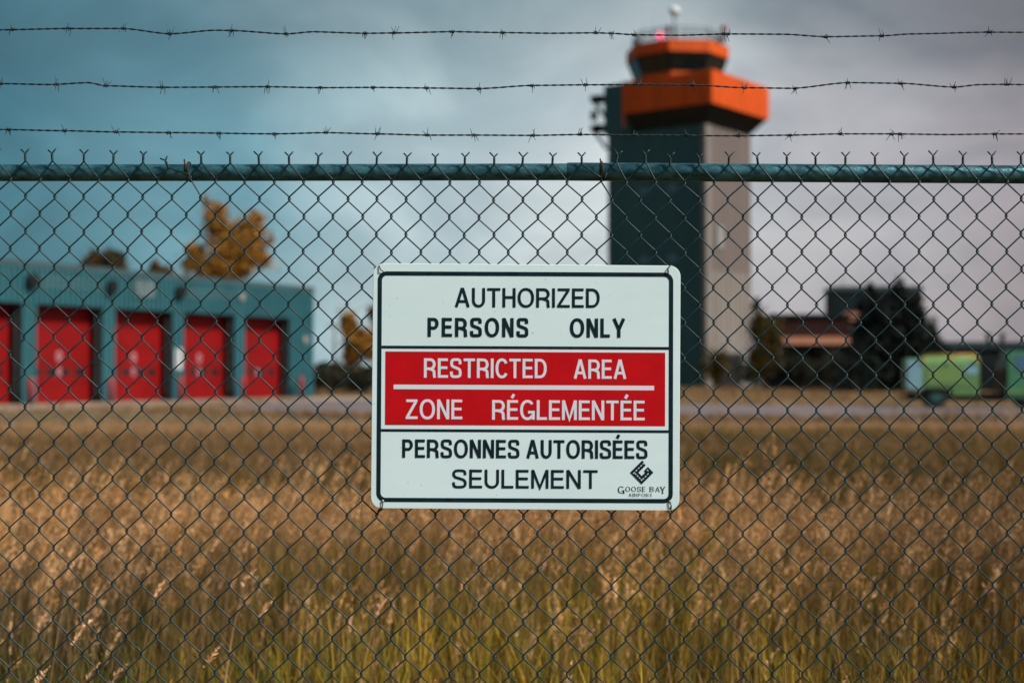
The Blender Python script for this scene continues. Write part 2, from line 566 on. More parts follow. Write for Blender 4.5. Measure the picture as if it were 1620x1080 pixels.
tree('maple_tree', gp(1210, Yt), 10.5, 0.2, [lb(1196, 482, 6, 12, 1210), lb(1202, 520, 15, 26, 1210), lb(1216, 540, 18, 32, 1210), lb(1204, 572, 18, 28, 1210)], OLIV, 0.20,
     'olive autumn tree standing against the right side of the control tower', seed=12, per=2400)

# two spruces in front of the dark block and lesser ones beside them
Yt = 118
S = Yt / FPX
PINE = ((0.006, 0.013, 0.012), (0.009, 0.017, 0.014), (0.013, 0.019, 0.012), (0.005, 0.010, 0.009))
tree('pine_tree', gp(1420, Yt), hz(445, Yt), 0.3,
     [lb(1421, 462, 11, 22, 1420), lb(1432, 482, 24, 22, 1420), lb(1412, 500, 30, 26, 1420), lb(1442, 520, 26, 30, 1420), lb(1402, 535, 38, 34, 1420), lb(1446, 565, 28, 36, 1420), lb(1385, 575, 40, 38, 1420), lb(1425, 590, 44, 30, 1420), lb(1456, 498, 8, 14, 1420)],
     PINE, 0.20, 'broad dark pine in front of the office block, tallest of the dark trees', seed=21, per=3200)
spruce(gp(1378, 121), hz(446, 121), 2.5, 'slim dark spruce left of the broad pine before the office block', 22)
spruce(gp(1353, 116), hz(530, 116), 3.0, 'low dark spruce at the left foot of the broad pine', 25)
spruce(gp(1474, 122), hz(508, 122), 2.2, 'small thin spruce at the right foot of the broad pine', 26)


def shrub(px, Y, w, h, cols, label, seed, group=None, name='shrub', leaf=0.12):
    t = empty(name, gp(px, Y), 0, label, 'shrub', group)
    rr = random.Random(seed)
    st = MB()
    for _ in range(6):
        e = (rr.uniform(-.35, .35) * w, rr.uniform(-.3, .3) * w, h * rr.uniform(.5, .85))
        st.tube([(e[0] * .1, e[1] * .1, -0.03), (e[0] * .5, e[1] * .5, e[2] * .55), e], [.03, .02, .008], 5)
    st.build('stem', m_bark, t)
    lob = [(rr.uniform(-.3, .3) * w, rr.uniform(-.2, .2) * w, h * rr.uniform(.35, .62)) for _ in range(5)]
    V, Q, c = leaf_cloud(lob, [(w * .3, w * .28, h * .36)] * 5, [260] * 5, leaf, cols, seed)
    V[:, 2] = np.maximum(V[:, 2], 0.02)
    np_mesh('foliage', V, Q, c, m_leaf, t)
    return t


for i, (px, Y, w, h, lab) in enumerate([
        (496, 96, 2.4, 1.9, 'dark shrub against the far corner of the fire hall'),
        (522, 104, 3.0, 2.3, 'dark shrub under the utility pole left of the sign'),
        (550, 106, 2.8, 1.9, 'low dark shrub under the small orange brown tree'),
        (577, 100, 2.8, 2.1, 'dark shrub touching the left edge of the sign')]):
    shrub(px, Y, w, h, DARK, lab, 40 + i)
shrub(1132, 158, 3.0, 4.6, OLIV, 'brown olive bush at the front corner of the tower foot', 51, leaf=0.2)
shrub(1318, 130, 4.0, 3.4, DARK, 'dark bush in front of the brick terminal wall', 52, leaf=0.2)
shrub(1262, 136, 5.0, 3.6, DARK, 'wide dark bush below the glowing fascia', 53, leaf=0.2)
shrub(1200, 150, 4.6, 3.8, DARK, 'dark bush at the right foot of the tower', 54, leaf=0.2)

# far forest that closes the horizon: one mass nobody could count
r_ = np.random.default_rng(77)
n_ = 26000
fx = r_.uniform(-900, 900, n_)
fy = 700 + r_.uniform(0, 60, n_)
ft = 6.5 + 2.2 * np.sin(fx * .021) + 1.6 * np.sin(fx * .13 + 1) + r_.normal(size=n_) * .8
fz = ft * r_.random(n_) ** 0.6
P_ = np.stack([fx, fy, fz], 1)
a_ = r_.normal(size=(n_, 3))
a_ /= np.linalg.norm(a_, axis=1, keepdims=True)
b_ = np.cross(a_, r_.normal(size=(n_, 3)))
b_ /= np.linalg.norm(b_, axis=1, keepdims=True)
V_ = np.stack([P_ - a_ * 2, P_ + b_ * 1.5, P_ + a_ * 2, P_ - b_ * 1.5], 1).reshape(-1, 3)
V_[:, 2] = np.maximum(V_[:, 2], 0.03)
c_ = np.array(DARK + OLIV[:2])[r_.integers(0, 5, n_)]
tag(np_mesh('forest', V_, np.arange(4 * n_).reshape(-1, 4), np.repeat(c_, 4, 0), m_leaf), 'far dark band of mixed forest along the horizon', 'forest', kind='stuff')


# ------------------------------------------------------------------ fire hall
def ribbed(mb, x0, x1, z0, z1, y, pitch=0.30, depth=0.035, axis='x', sign=-1):
    """a corrugated sheet whose ribs stand out towards -y (or along x when axis is 'y')"""
    n = max(1, int(round((x1 - x0) / pitch)))
    p = (x1 - x0) / n
    prof = []
    for i in range(n):
        a = x0 + i * p
        prof += [(a, 0), (a + p * .42, 0), (a + p * .52, 1), (a + p * .9, 1)]
    prof.append((x1, 0))
    vs = []
    for z in (z0, z1):
        for u, d in prof:
            w = y + sign * d * depth
            vs.append((u, w, z) if axis == 'x' else (w, u, z))
    m = len(prof)
    mb.add(vs, [(i, i + 1, m + i + 1, m + i) for i in range(m - 1)])
    return mb


hall = empty('fire_hall', (-22.7, 73, 0), math.atan2(0.893, 0.45), 'long teal corrugated fire hall with a row of red bay doors', 'building')
PITCHB, OPEN, DH, HH = 5.6, 4.75, 5.0, 7.12
XN, XF, DEP, REC = -22.0, 21.6, 18.0, 0.8
bays = [-16.8, -11.2, -5.6, 0.0, 5.6, 11.2, 16.8]
b = MB()
b.box(XN, XF, REC + .25, DEP, 0, HH - 0.25)
b.build('core', m_jamb, hall)
ed = XN
w_ = MB()
for c in bays + [None]:
    e = (c - OPEN / 2) if c is not None else XF
    w_ = MB()
    ribbed(w_, ed, e, 0, DH + .002, 0, .36, .13)
    w_.box(ed + .002, e - .002, 0.004, REC + .24, 0, DH)
    w_.build('wall', m_teal, hall)
    if c is not None:
        ed = c + OPEN / 2
w_ = MB()
ribbed(w_, XN, XF, DH + .004, HH - .28, -0.004, .36, .13)
w_.box(XN, XF, 0.001, REC + .24, DH + .004, HH - .28)
w_.build('wall', m_teal, hall)
w_ = MB()
ribbed(w_, 0.02, DEP, 0, HH - .28, XF + .004, axis='y', sign=1)
w_.build('wall', m_teal, hall)
MB().box(XN - .1, XF + .12, -0.10, DEP, HH - .278, HH - .1).box(XN - .1, XF + .14, -0.13, DEP, HH - .098, HH).build('parapet', m_flash, hall)
MB().box(XF - .12, XF + .07, -0.075, .12, 0, HH - .282).build('corner_trim', m_tealtrim, hall)
for bi, c in enumerate(bays):
    # the deep reveal, its steel track and the sectional door
    q = MB()
    q.box(c - OPEN / 2 + .004, c - OPEN / 2 + .07, 0.06, REC, 0, DH - .004)
    q.box(c + OPEN / 2 - .07, c + OPEN / 2 - .004, 0.06, REC, 0, DH - .004)
    q.box(c - OPEN / 2 + .075, c + OPEN / 2 - .075, 0.06, REC, DH - .09, DH - .006)
    q.build('door_reveal', m_jamb, hall)
    MB().box(c + OPEN / 2 - .13, c + OPEN / 2 - .075, .32, .40, 0.02, DH - .12).build('door_track', m_galv, hall)
    if bi < 1:
        continue
    d = MB().box(c - OPEN / 2 + .08, c + OPEN / 2 - .08, REC + .05, REC + .1, 0.02, DH - .1).build('bay_door', m_door, hall)
    hs = (DH - .14) / 5
    for k in range(5):
        MB().box(c - OPEN / 2 + .085, c + OPEN / 2 - .085, REC, REC + .049, .03 + k * hs, .03 + (k + 1) * hs - .018).build('door_panel', m_door, d)
    for k in range(4):
        x = c - 1.5 + k * 1.0
        g = MB().box(x - .33, x + .33, REC - .012, REC - .001, 1.42, 1.80)
        g.build('window_pane', m_glassd, d)
    for z, rad in ((2.42, .24), (1.63, .20)):
        if c == 16.8 and z > 2:
            continue
        g = MB()
        n = 20
        vs = []
        for k in range(n):
            t = 2 * math.pi * k / n
            for rr in (rad, rad * .48):
                vs.append((c + .05 + math.cos(t) * rr * .8, REC - .02, z + math.sin(t) * rr * 1.15))
        g.add(vs, [(2 * k, (2 * k + 2) % (2 * n), (2 * k + 3) % (2 * n), 2 * k + 1) for k in range(n)])
        g.build('roundel', m_ring, d)
for px, lx in ((50, -2.85), (172, 2.75), (284, 8.3)):
    g = MB().tube([(lx, -.12, 6.15), (lx, -.42, 6.12)], [.30, .36], 14).box(lx - .06, lx + .06, -.14, -.04, 5.75, 6.5)
    g.build('flood_lamp', m_darkm, hall)
MB().tube([(14.0, -.10, 6.15), (14.0, -.26, 6.12)], .24, 14).build('alarm_bell', m_pale, hall)
MB().tube([(20.6, -.10, 3.7), (20.6, -.26, 3.68)], .24, 14).build('alarm_bell', m_pale, hall)
for x0, x1 in ((-2.3, 2.3), (8.9, 13.4)):
    MB().tube([(x0, -.07, 6.32), (x1, -.07, 6.32)], .03, 6).tube([(x0, -.07, 5.98), (x1, -.07, 5.98)], .03, 6).build('conduit', m_pale, hall)
sb = MB().box(4.65, 6.55, -.09, -.045, 5.62, 6.72).build('notice_board', m_darkm, hall)
MB().box(4.76, 6.44, -.105, -.092, 5.72, 6.62).build('board_face', mat('board face', (0.30, 0.33, 0.33), 0.6, 0, 0, 6, col2=(0.05, 0.06, 0.06), stretch=(1, 1, 2.2)), sb)
MB().box(8.1, 8.75, -.10, -.045, 1.75, 2.95).build('notice', m_paper, hall)
bol_lab = ['red bollard at the leftmost full teal column', 'red bollard at the column left of the white notice', 'red bollard below the white notice',
           'red bollard just left of the brightest bay door', 'red bollard at the far end of the fire hall']
for lx, lab in zip((-2.85, 2.75, 8.3, 14.0, 19.9), bol_lab):
    p = hall.matrix_basis @ Vector((lx - .55, -.75, 0))
    bo = empty('bollard', p, 0, lab, 'bollard', 'red bollards before the fire hall columns')
    MB().tube([(0, 0, 0), (0, 0, 1.3), (0, 0, 1.36)], [.14, .14, .07], 14).build('post', mat('bollard red', (0.26, 0.016, 0.022), 0.55, 0, .15, 3) if 'bollard red' not in MATS else MATS['bollard red'], bo)
    MB().tube([(0, 0, 0.0), (0, 0, .05)], .2, 14).build('base_plate', m_darkm, bo)

# utility pole between the hall and the sign
up = empty('utility_pole', gp(529, 135), 0, 'thin timber utility pole between the fire hall and the small tree', 'pole')
MB().tube([(0, 0, 0), (0, 0, 6.4)], [.14, .10], 8).build('shaft', m_pole, up)
MB().bar((-.8, 0, 6.0), (.8, 0, 6.0), .1, .12).build('cross_arm', m_pole, up)

# ------------------------------------------------------------------ control tower
TW = math.atan2(0.794, 0.607)
tow = empty('control_tower', (22.4, 164, 0), TW, 'dark control tower with orange gallery, glazed cab and orange roof edge', 'control tower')
LX, LY = 10.7, 13.55
Z0 = 30.4
MB().box(.05, LX - .05, .05, LY - .05, 0, Z0 - .1).build('core', m_soffit, tow)
w_ = MB()
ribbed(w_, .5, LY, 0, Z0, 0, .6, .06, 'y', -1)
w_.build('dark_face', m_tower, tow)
w_ = MB()
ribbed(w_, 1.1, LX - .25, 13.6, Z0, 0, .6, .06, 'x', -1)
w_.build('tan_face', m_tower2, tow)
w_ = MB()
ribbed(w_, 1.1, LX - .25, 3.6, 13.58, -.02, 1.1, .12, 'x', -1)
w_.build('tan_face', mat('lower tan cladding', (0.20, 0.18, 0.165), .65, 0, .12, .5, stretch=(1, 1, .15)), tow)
w_ = MB()
ribbed(w_, .2, LY, 0, Z0, LX, .6, .06, 'y', 1)
w_.build('rear_face', m_tower, tow)
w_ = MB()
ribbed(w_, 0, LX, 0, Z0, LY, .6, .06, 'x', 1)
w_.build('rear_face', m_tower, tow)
MB().box(-.08, 1.08, -.10, .48, 0, Z0).build('corner_pier', m_towtrim, tow)
MB().box(LX - .24, LX + .1, -.09, .18, 0, Z0).build('corner_pier', m_tower2, tow)
for (yy, zz) in ((4.4, 23.2), (8.3, 23.2), (4.4, 15.0), (8.3, 15.0)):
    fr = MB().box(-.15, -.065, yy - .75, yy + .75, zz - .55, zz + .55).build('window_frame', m_tealtrim, tow)
    MB().box(-.17, -.152, yy - .65, yy + .65, zz - .45, zz + .45).build('window_pane', mat('sky lit pane', (.10, .17, .19), .15) if 'sky lit pane' not in MATS else MATS['sky lit pane'], fr)
MB().box(2.4, 3.7, -.22, -.13, 16.2, 18.8).build('pale_panel', m_pale, tow)  # small pale rectangle on the tan face
# entrance annex at the foot
MB().box(2.4, 11.4, -3.2, -.2, 0, 3.4).build('annex', m_grey, tow)
MB().box(2.2, 11.6, -3.5, -.13, 3.4, 3.85).build('annex_roof', m_pale, tow)
MB().box(5.0, 6.4, -3.26, -3.202, 0.02, 2.3).build('annex_door', m_darkm, tow)
# stair shaft at the far end of the dark face
SY0 = 10.0
w_ = MB()
ribbed(w_, SY0, LY + .3, Z0 + .01, 36.4, -.35, .6, .06, 'y', -1)
w_.box(-.34, 6, SY0, LY + .3, Z0 + .01, 36.4)
w_.build('stair_shaft', m_tower, tow)
# antennas on brackets at the far corner
for z in (35.0, 31.4):
    MB().box(.0, .5, LY + .31, LY + 2.3, z - .5, z - .2).box(-.3, .8, LY + .9, LY + 2.4, z - .2, z + .45).bar((.25, LY + .32, z - 2.6), (.25, LY + 2.0, z - .4), .3).build('antenna_bracket', m_darkm, tow)
dd = MB()
dd.tube([(.2, LY + 1.7, 33.0), (-.3, LY + 2.0, 33.0)], [.25, .75], 16)
dd.tube([(.2, LY + 1.7, 31.9), (.2, LY + 1.7, 34.7)], .08, 8)
dd.build('dish_antenna', m_galv, tow)
# gallery box with its sloping glazed skirt
O = 2.0
gx0, gx1, gy0, gy1 = -O, LX + 1.2, -O, SY0 - .15
ZB, ZT = 32.3, 36.15
sk = MB()
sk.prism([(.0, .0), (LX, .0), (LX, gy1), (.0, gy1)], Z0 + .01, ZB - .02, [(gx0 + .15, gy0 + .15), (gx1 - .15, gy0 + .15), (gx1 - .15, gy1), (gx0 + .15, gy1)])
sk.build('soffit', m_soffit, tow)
for k in range(5):
    y0 = .4 + k * 1.85
    MB().add([(-.09, y0, Z0 + .25), (-.09, y0 + 1.6, Z0 + .25), (gx0 + .28, y0 + 1.6, ZB - .3), (gx0 + .28, y0, ZB - .3)], [(0, 1, 2, 3)]).build('window_pane', m_glassd, tow)
MB().box(gx0 + .1, gx1 - .1, gy0 + .1, gy1, ZB, ZT - .1).build('gallery_core', m_soffit, tow)
w_ = MB()
ribbed(w_, gy0, gy1, ZB, ZT, gx0, .5, .06, 'y', -1)
w_.build('gallery_panel', m_orange, tow)
w_ = MB()
ribbed(w_, gx0, gx1, ZB, ZT, gy0, .5, .06, 'x', -1)
w_.build('gallery_panel', m_orange, tow)
w_ = MB()
ribbed(w_, gy0, gy1, ZB, ZT, gx1, .5, .06, 'y', 1)
w_.build('gallery_panel', m_orange, tow)
MB().box(gx0 - .06, gx0 + .12, gy1, gy1 + .25, ZB - 1.5, ZT).build('gallery_return', m_orange, tow)
MB().box(gx0 + .02, gx1 - .02, gy0 + .02, gy1, ZT - .08, ZT - .02).build('gallery_deck', m_roofdark, tow)
# cab: octagon with glass that leans outwards
inv = Matrix.Rotation(-TW, 3, 'Z')
oc = inv @ (Vector((19.85, 170.1, 0)) - Vector((22.4, 164, 0)))


def octo(ap, turn=R(22.5), c=oc):
    rad = ap / math.cos(math.pi / 8)
    return [(c.x + rad * math.cos(turn + k * math.pi / 4), c.y + rad * math.sin(turn + k * math.pi / 4)) for k in range(8)]


MB().prism(octo(4.75), ZT - .01, 36.75).build('cab_sill', m_orange, tow)
o0, o1 = octo(4.72), octo(5.5)
m_cabglass = bpy.data.materials.new('cab glass')
m_cabglass.use_nodes = True
t_ = m_cabglass.node_tree
pb = t_.nodes['Principled BSDF']
pb.inputs['Base Color'].default_value = (0.008, 0.014, 0.016, 1)
pb.inputs['Roughness'].default_value = 0.08
trn = N(t_, 'ShaderNodeBsdfTransparent')
trn.inputs[0].default_value = (0.5, 0.6, 0.62, 1)
mxs = N(t_, 'ShaderNodeMixShader')
mxs.inputs[0].default_value = 0.10
t_.links.new(pb.outputs[0], mxs.inputs[1])
t_.links.new(trn.outputs[0], mxs.inputs[2])
t_.links.new(mxs.outputs[0], t_.nodes['Material Output'].inputs['Surface'])
ZC0, ZC1 = 36.75, 38.85
for k in range(8):
    a, b2 = k, (k + 1) % 8
    for s0, s1 in ((0.03, .49), (.51, .97)):
        def lp(P, s):
            return (P[a][0] + (P[b2][0] - P[a][0]) * s, P[a][1] + (P[b2][1] - P[a][1]) * s)
        MB().add([(*lp(o0, s0), ZC0), (*lp(o0, s1), ZC0), (*lp(o1, s1), ZC1), (*lp(o1, s0), ZC1)], [(0, 1, 2, 3)]).build('cab_pane', m_cabglass, tow)
    MB().bar((*o0[k], ZC0), (*o1[k], ZC1), .2).build('mullion', m_darkm, tow)
MB().prism(octo(2.6), 36.76, 38.3).build('console', m_darkm, tow)
MB().prism(octo(5.72), 38.9, 40.3).build('roof_edge', m_orange, tow)
MB().prism(octo(5.5), 40.305, 40.36).build('roof_deck', m_roofdark, tow)
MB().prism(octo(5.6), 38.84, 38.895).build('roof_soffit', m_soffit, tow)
# roof railing, beacon dome, whip antennas and the lit red lamp
rl = octo(5.0)
ZR = 40.36
for k in range(8):
    A, B = Vector((*rl[k], ZR)), Vector((*rl[(k + 1) % 8], ZR))
    for zz in (1.55, 1.05, .55):
        MB().bar(A + Vector((0, 0, zz)), B + Vector((0, 0, zz)), .09).build('railing_rail', m_galv, tow)
    for s in (0, .2, .4, .6, .8):
        p = A.lerp(B, s)
        MB().bar(p, p + Vector((0, 0, 1.6)), .10).build('railing_post', m_galv, tow)


def tl(px, py, Y):
    """a point of the photograph at distance Y, in the tower's own frame"""
    return inv @ (at(px, py, Y) - Vector((22.4, 164, 0)))


c0 = tl(1067, 18, 170)
MB().tube([(c0.x, c0.y, ZR), (c0.x, c0.y, c0.z)], .13, 8).build('dome_mast', m_galv, tow)
MB().ball(c0, .66, 18, 12, .85).build('beacon_dome', m_dome, tow)
for i, (px, top) in enumerate(((1018, 12), (1034, 5), (1048, 20), (1086, 14), (1098, 4), (1112, 16), (1124, 2), (1136, 8), (1148, 12))):
    p = tl(px, 30, 169 + (i % 3) * 2)
    q = tl(px, top, 169 + (i % 3) * 2)
    MB().tube([(p.x, p.y, ZR), (p.x, p.y, q.z)], [.05, .025], 6).build('whip_antenna', m_pale, tow)
for px in (1058, 1145):
    p = tl(px, 46, 166.5)
    MB().tube([(p.x, p.y, ZR), (p.x, p.y, p.z)], .1, 8).box(p.x - .32, p.x + .32, p.y - .2, p.y + .2, p.z - .3, p.z + .3).build('antenna_box', m_redpaint, tow)
m_lamp = bpy.data.materials.new('lit red lamp')
m_lamp.use_nodes = True
e_ = m_lamp.node_tree.nodes['Principled BSDF']
e_.inputs['Base Color'].default_value = (0.8, 0.05, 0.12, 1)
e_.inputs['Emission Color'].default_value = (1.0, 0.06, 0.18, 1)
e_.inputs['Emission Strength'].default_value = 1.6
p = tl(1044, 57, 164.0)
MB().ball(p, .36, 12, 8, 1.2).build('obstruction_lamp', m_lamp, tow)
MB().tube([(p.x, p.y, p.z - .7), (p.x, p.y, p.z - .3)], .12, 8).build('lamp_bracket', m_darkm, tow)

# ------------------------------------------------------------------ low terminal and office block on the right
YB = 140
sB = YB / FPX
ter = empty('brick_terminal', gp(1278, YB), R(-4), 'low dark red brick terminal with a sunlit wooden fascia', 'building')
x0, x1 = (1222 - 1278) * sB, (1345 - 1278) * sB
zt, zf1, zf0 = hz(502, YB), hz(533, YB), hz(545, YB)
MB().box(x0, x1, .3, 4, zf1 + .02, zt).build('wall', m_brick, ter)
MB().box(x0 - .15, x1 + .15, .1, 4.2, zt + .01, zt + .35).build('parapet', m_darkclad, ter)
MB().box((1236 - 1278) * sB, x1 + .3, -1.4, .4, zf0, zf1).build('fascia', m_copper, ter)
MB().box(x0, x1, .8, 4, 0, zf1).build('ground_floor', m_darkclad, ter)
for k in range(7):
    xx = x0 + .6 + k * 1.05
    MB().box(xx, xx + .85, .74, .795, .9, zf0 - .35).build('window_pane', m_glassd, ter)
for k in range(4):
    MB().box(x0 + .4 + k * 2.2, x0 + .6 + k * 2.2, -1.2, -1.0, 0, zf0).build('column', m_darkclad, ter)
blk = empty('office_block', gp(1390, YB + 6), R(-4), 'taller dark office block behind the spruces', 'building')
sB = (YB + 6) / FPX
x0, x1 = (1321 - 1390) * sB, (1458 - 1390) * sB
zt = hz(460, YB + 6)
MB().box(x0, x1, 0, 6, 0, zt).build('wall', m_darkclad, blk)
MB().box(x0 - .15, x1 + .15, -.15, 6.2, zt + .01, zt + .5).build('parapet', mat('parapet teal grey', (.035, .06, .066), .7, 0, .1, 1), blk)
MB().box((1334 - 1390) * sB, (1368 - 1390) * sB, -.7, -.01, hz(504, YB), hz(490, YB)).build('fascia', m_copper, blk)
for k in range(2):
    xx = (1336 - 1390) * sB + k * 1.1
    MB().box(xx, xx + .95, -.06, -.012, hz(522, YB), hz(507, YB)).build('window_pane', m_pale, blk)
MB().box(x1 + .01, (1484 - 1390) * sB, .5, 5.5, 0, hz(500, YB + 6)).build('side_wing', m_grey, blk)
MB().box(x1 - .7, x1 + .02, -.05, -.012, zt - 3.2, zt - .2).build('corner_panel', m_brick, blk)
MB().tube([((1342 - 1390) * sB, 3, zt + .5), ((1342 - 1390) * sB, 3, zt + 1.7)], .06, 6).build('roof_antenna', m_galv, blk)
hg = empty('hangar', gp(1600, 210), R(-3), 'long dark low hangar roof above the green truck', 'building')
sB = 210 / FPX
xa, xb = (1512 - 1600) * sB, 26
zt = hz(541, 210)
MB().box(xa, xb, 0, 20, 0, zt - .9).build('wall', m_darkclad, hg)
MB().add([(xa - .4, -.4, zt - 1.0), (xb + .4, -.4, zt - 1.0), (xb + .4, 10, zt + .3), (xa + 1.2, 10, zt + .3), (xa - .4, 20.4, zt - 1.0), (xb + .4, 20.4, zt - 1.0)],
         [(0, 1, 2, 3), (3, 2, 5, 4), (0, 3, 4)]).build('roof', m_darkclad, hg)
for px in (1588, 1611):
    xx = (px - 1600) * sB
    MB().tube([(xx, 8, zt - .2), (xx, 8, zt + 1.0), (xx, 8, zt + 1.05), (xx, 8, zt + 1.5)], [.3, .3, .5, .5], 10).build('roof_vent', m_darkm, hg)

# ------------------------------------------------------------------ green truck
TKR = R(-12)
tk0 = at(1433, 590, 63)
tk = empty('airfield_truck', (tk0.x, 63, 0), TKR, 'lime green airfield truck with pale shutters parked at the right edge', 'truck')
W = 2.4
k62 = 62 / FPX


def tx(px):
    u = (px - 810) / FPX
    return (63 * u - tk0.x) / (math.cos(TKR) - u * math.sin(TKR))


def tz(py):
    return hz(py, 62)


zb0, zb1, rc = tz(613), tz(563), .42
prof = [(0, zb0), (W, zb0)] + [(W - rc + rc * math.cos(R(t)), zb1 - rc + rc * math.sin(R(t))) for t in range(0, 91, 15)] + [(rc - rc * math.sin(R(t)), zb1 - rc + rc * math.cos(R(t))) for t in range(0, 91, 15)]
npf = len(prof)
bm_ = MB().add([(x, y, z) for x in (tx(1461), tx(1549)) for y, z in prof], [tuple(range(npf))[::-1], tuple(range(npf, 2 * npf))] + [(i, (i + 1) % npf, npf + (i + 1) % npf, npf + i) for i in range(npf)])
bm_.build('tank_body', m_lime, tk)
MB().box(.0, tx(1460.6), 0, W, tz(617), tz(567)).build('rear_cabinet', m_lime, tk, bevel=.04)
MB().box(tx(1505), tx(1549), .02, W - .02, tz(626), tz(613) - .004).build('side_locker', m_lime, tk, bevel=.04)
MB().tube([(tx(1464), .45, tz(561)), (tx(1547), .45, tz(561))], .04, 6).build('hand_rail', m_amber, tk)
sh = MB().box(.05, tx(1458), -.02, -.003, tz(616), tz(569)).build('rear_shutter', m_shutter, tk)
for k in range(7):
    z = tz(616) + .04 + k * .18
    MB().box(.07, tx(1457), -.032, -.021, z, z + .16).build('shutter_slat', m_shutter, sh)
MB().box(tx(1527), tx(1547), -.02, -.003, tz(592), tz(578)).build('side_shutter', m_shutter, tk)
MB().box(tx(1466), tx(1524), -.018, -.003, tz(606), tz(580)).build('side_panel', mat('lime panel', (.21, .35, .10), .4, 0, .06, 2), tk)
for px, py in ((1462, 569), (1504, 568), (1546, 569)):
    MB().box(tx(px) - .09, tx(px) + .09, -.09, -.031, tz(py) - .07, tz(py) + .07).build('marker_lamp', m_amber, tk)
MB().box(.1, tx(1648), .25, W - .25, tz(634), tz(622)).build('chassis', m_darkm, tk)
MB().box(tx(1551), tx(1572), .15, W - .15, tz(618), tz(572)).build('pump_housing', m_darkm, tk)
MB().box(tx(1573), tx(1590), .3, W - .3, tz(620), tz(584)).tube([(tx(1580), .2, tz(600)), (tx(1580), .2, tz(572))], .07, 8).build('engine_cover', mat('brown machinery', (.10, .06, .03), .7, 0, .4, 3), tk)
cabp = [(tx(1592), tz(630)), (tx(1650), tz(630)), (tx(1650), tz(590)), (tx(1640), tz(556)), (tx(1594), tz(555))]
cb = MB()
cb.add([(x, y, z) for y in (0, W) for x, z in cabp], [(0, 1, 2, 3, 4), (9, 8, 7, 6, 5)] + [(i, 5 + i, 5 + (i + 1) % 5, (i + 1) % 5) for i in range(5)])
cab = cb.build('cab', m_limed, tk, bevel=.05)
MB().add([(tx(1607), -.012, tz(586)), (tx(1634), -.012, tz(586)), (tx(1632), -.012, tz(562)), (tx(1607), -.012, tz(562))], [(0, 1, 2, 3)]).build('side_window', mat('cab window', (.06, .16, .26), .12), cab)
MB().box(tx(1592), tx(1650), -.03, -.004, tz(622), tz(616)).build('side_stripe', m_lime, cab)
for px in (1480, 1630):
    for y in (.02, W - .32):
        wr = .5 if px < 1500 else .5
        wh = MB().tube([(tx(px), y, wr), (tx(px), y + .02, wr), (tx(px), y + .28, wr), (tx(px), y + .30, wr)], [wr * .88, wr, wr, wr * .88], 24).build('wheel', m_tyre, tk)
        if y < .1:
            MB().tube([(tx(px), y - .03, wr), (tx(px), y - .001, wr)], [.2, .27], 16).build('hub', m_hub, wh)
MB().box(tx(1466), tx(1496), -.02, W, tz(622), tz(614)).build('wheel_arch', m_darkm, tk)
MB().tube([(-.1, .4, .30), (-.1, .4, tz(616))], .03, 6).box(-.16, -.06, .1, W - .1, tz(630), tz(626)).build('rear_bumper', m_darkm, tk)

# ------------------------------------------------------------------ grass: tall dry stand behind the fence, lower field beyond
DRY = np.array([(0.80, 0.49, 0.26), (0.70, 0.41, 0.20), (0.84, 0.54, 0.31), (0.58, 0.31, 0.125), (0.76, 0.42, 0.16)])
GRN = np.array([(0.26, 0.205, 0.016), (0.15, 0.155, 0.016), (0.42, 0.27, 0.024), (0.09, 0.10, 0.02), (0.54, 0.32, 0.035)])
BRN = np.array([(0.26, 0.15, 0.055), (0.18, 0.105, 0.04), (0.36, 0.20, 0.07), (0.13, 0.095, 0.03)])


def lowfreq(x, y, s, ph):
    return (np.sin(x * s + ph) + np.sin(y * s * 1.3 + ph * 2.1 + 1) + np.sin((x + y) * s * .7 + ph * .7) + np.sin((x - 1.4 * y) * s * 1.7 + ph * 3)) / 4


def scatter(n, y0, y1, margin=1.2, spread=0.40):
    """uniform over the strip of ground that fans out from the camera"""
    out_x, out_y = [], []
    got = 0
    while got < n:
        k = n * 2
        y = rng.uniform(y0, y1, k)
        half = spread * y1 + margin
        x = rng.uniform(-half, half, k)
        ok = np.abs(x) < spread * y + margin
        out_x.append(x[ok]); out_y.append(y[ok])
        got += ok.sum()
    return np.concatenate(out_x)[:n], np.concatenate(out_y)[:n]


def blades(x, y, h, w, lean, col0, col1, seg=3, power=1.8, phi=None):
    n = len(x)
    phi = rng.uniform(0, 2 * math.pi, n) if phi is None else phi
    psi = rng.uniform(0, math.pi, n)
    L = []
    cl = []
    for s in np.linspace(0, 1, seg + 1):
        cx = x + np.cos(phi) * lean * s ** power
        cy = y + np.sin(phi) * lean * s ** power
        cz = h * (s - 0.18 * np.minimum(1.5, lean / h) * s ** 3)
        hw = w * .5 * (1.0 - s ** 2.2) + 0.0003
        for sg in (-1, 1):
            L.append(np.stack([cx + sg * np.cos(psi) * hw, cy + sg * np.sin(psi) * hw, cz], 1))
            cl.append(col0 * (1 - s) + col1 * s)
    V = np.stack(L, 1)
    c = np.stack(cl, 1)
    m = 2 * (seg + 1)
    q = np.array([(2 * i, 2 * i + 1, 2 * i + 3, 2 * i + 2) for i in range(seg)])
    Q = (np.arange(n)[:, None, None] * m + q[None]).reshape(-1, 4)
    tip = np.stack([x + np.cos(phi) * lean, y + np.sin(phi) * lean, h * (1 - 0.18 * np.minimum(1.5, lean / h))], 1)
    return V.reshape(-1, 3), Q, c.reshape(-1, 3), tip, phi


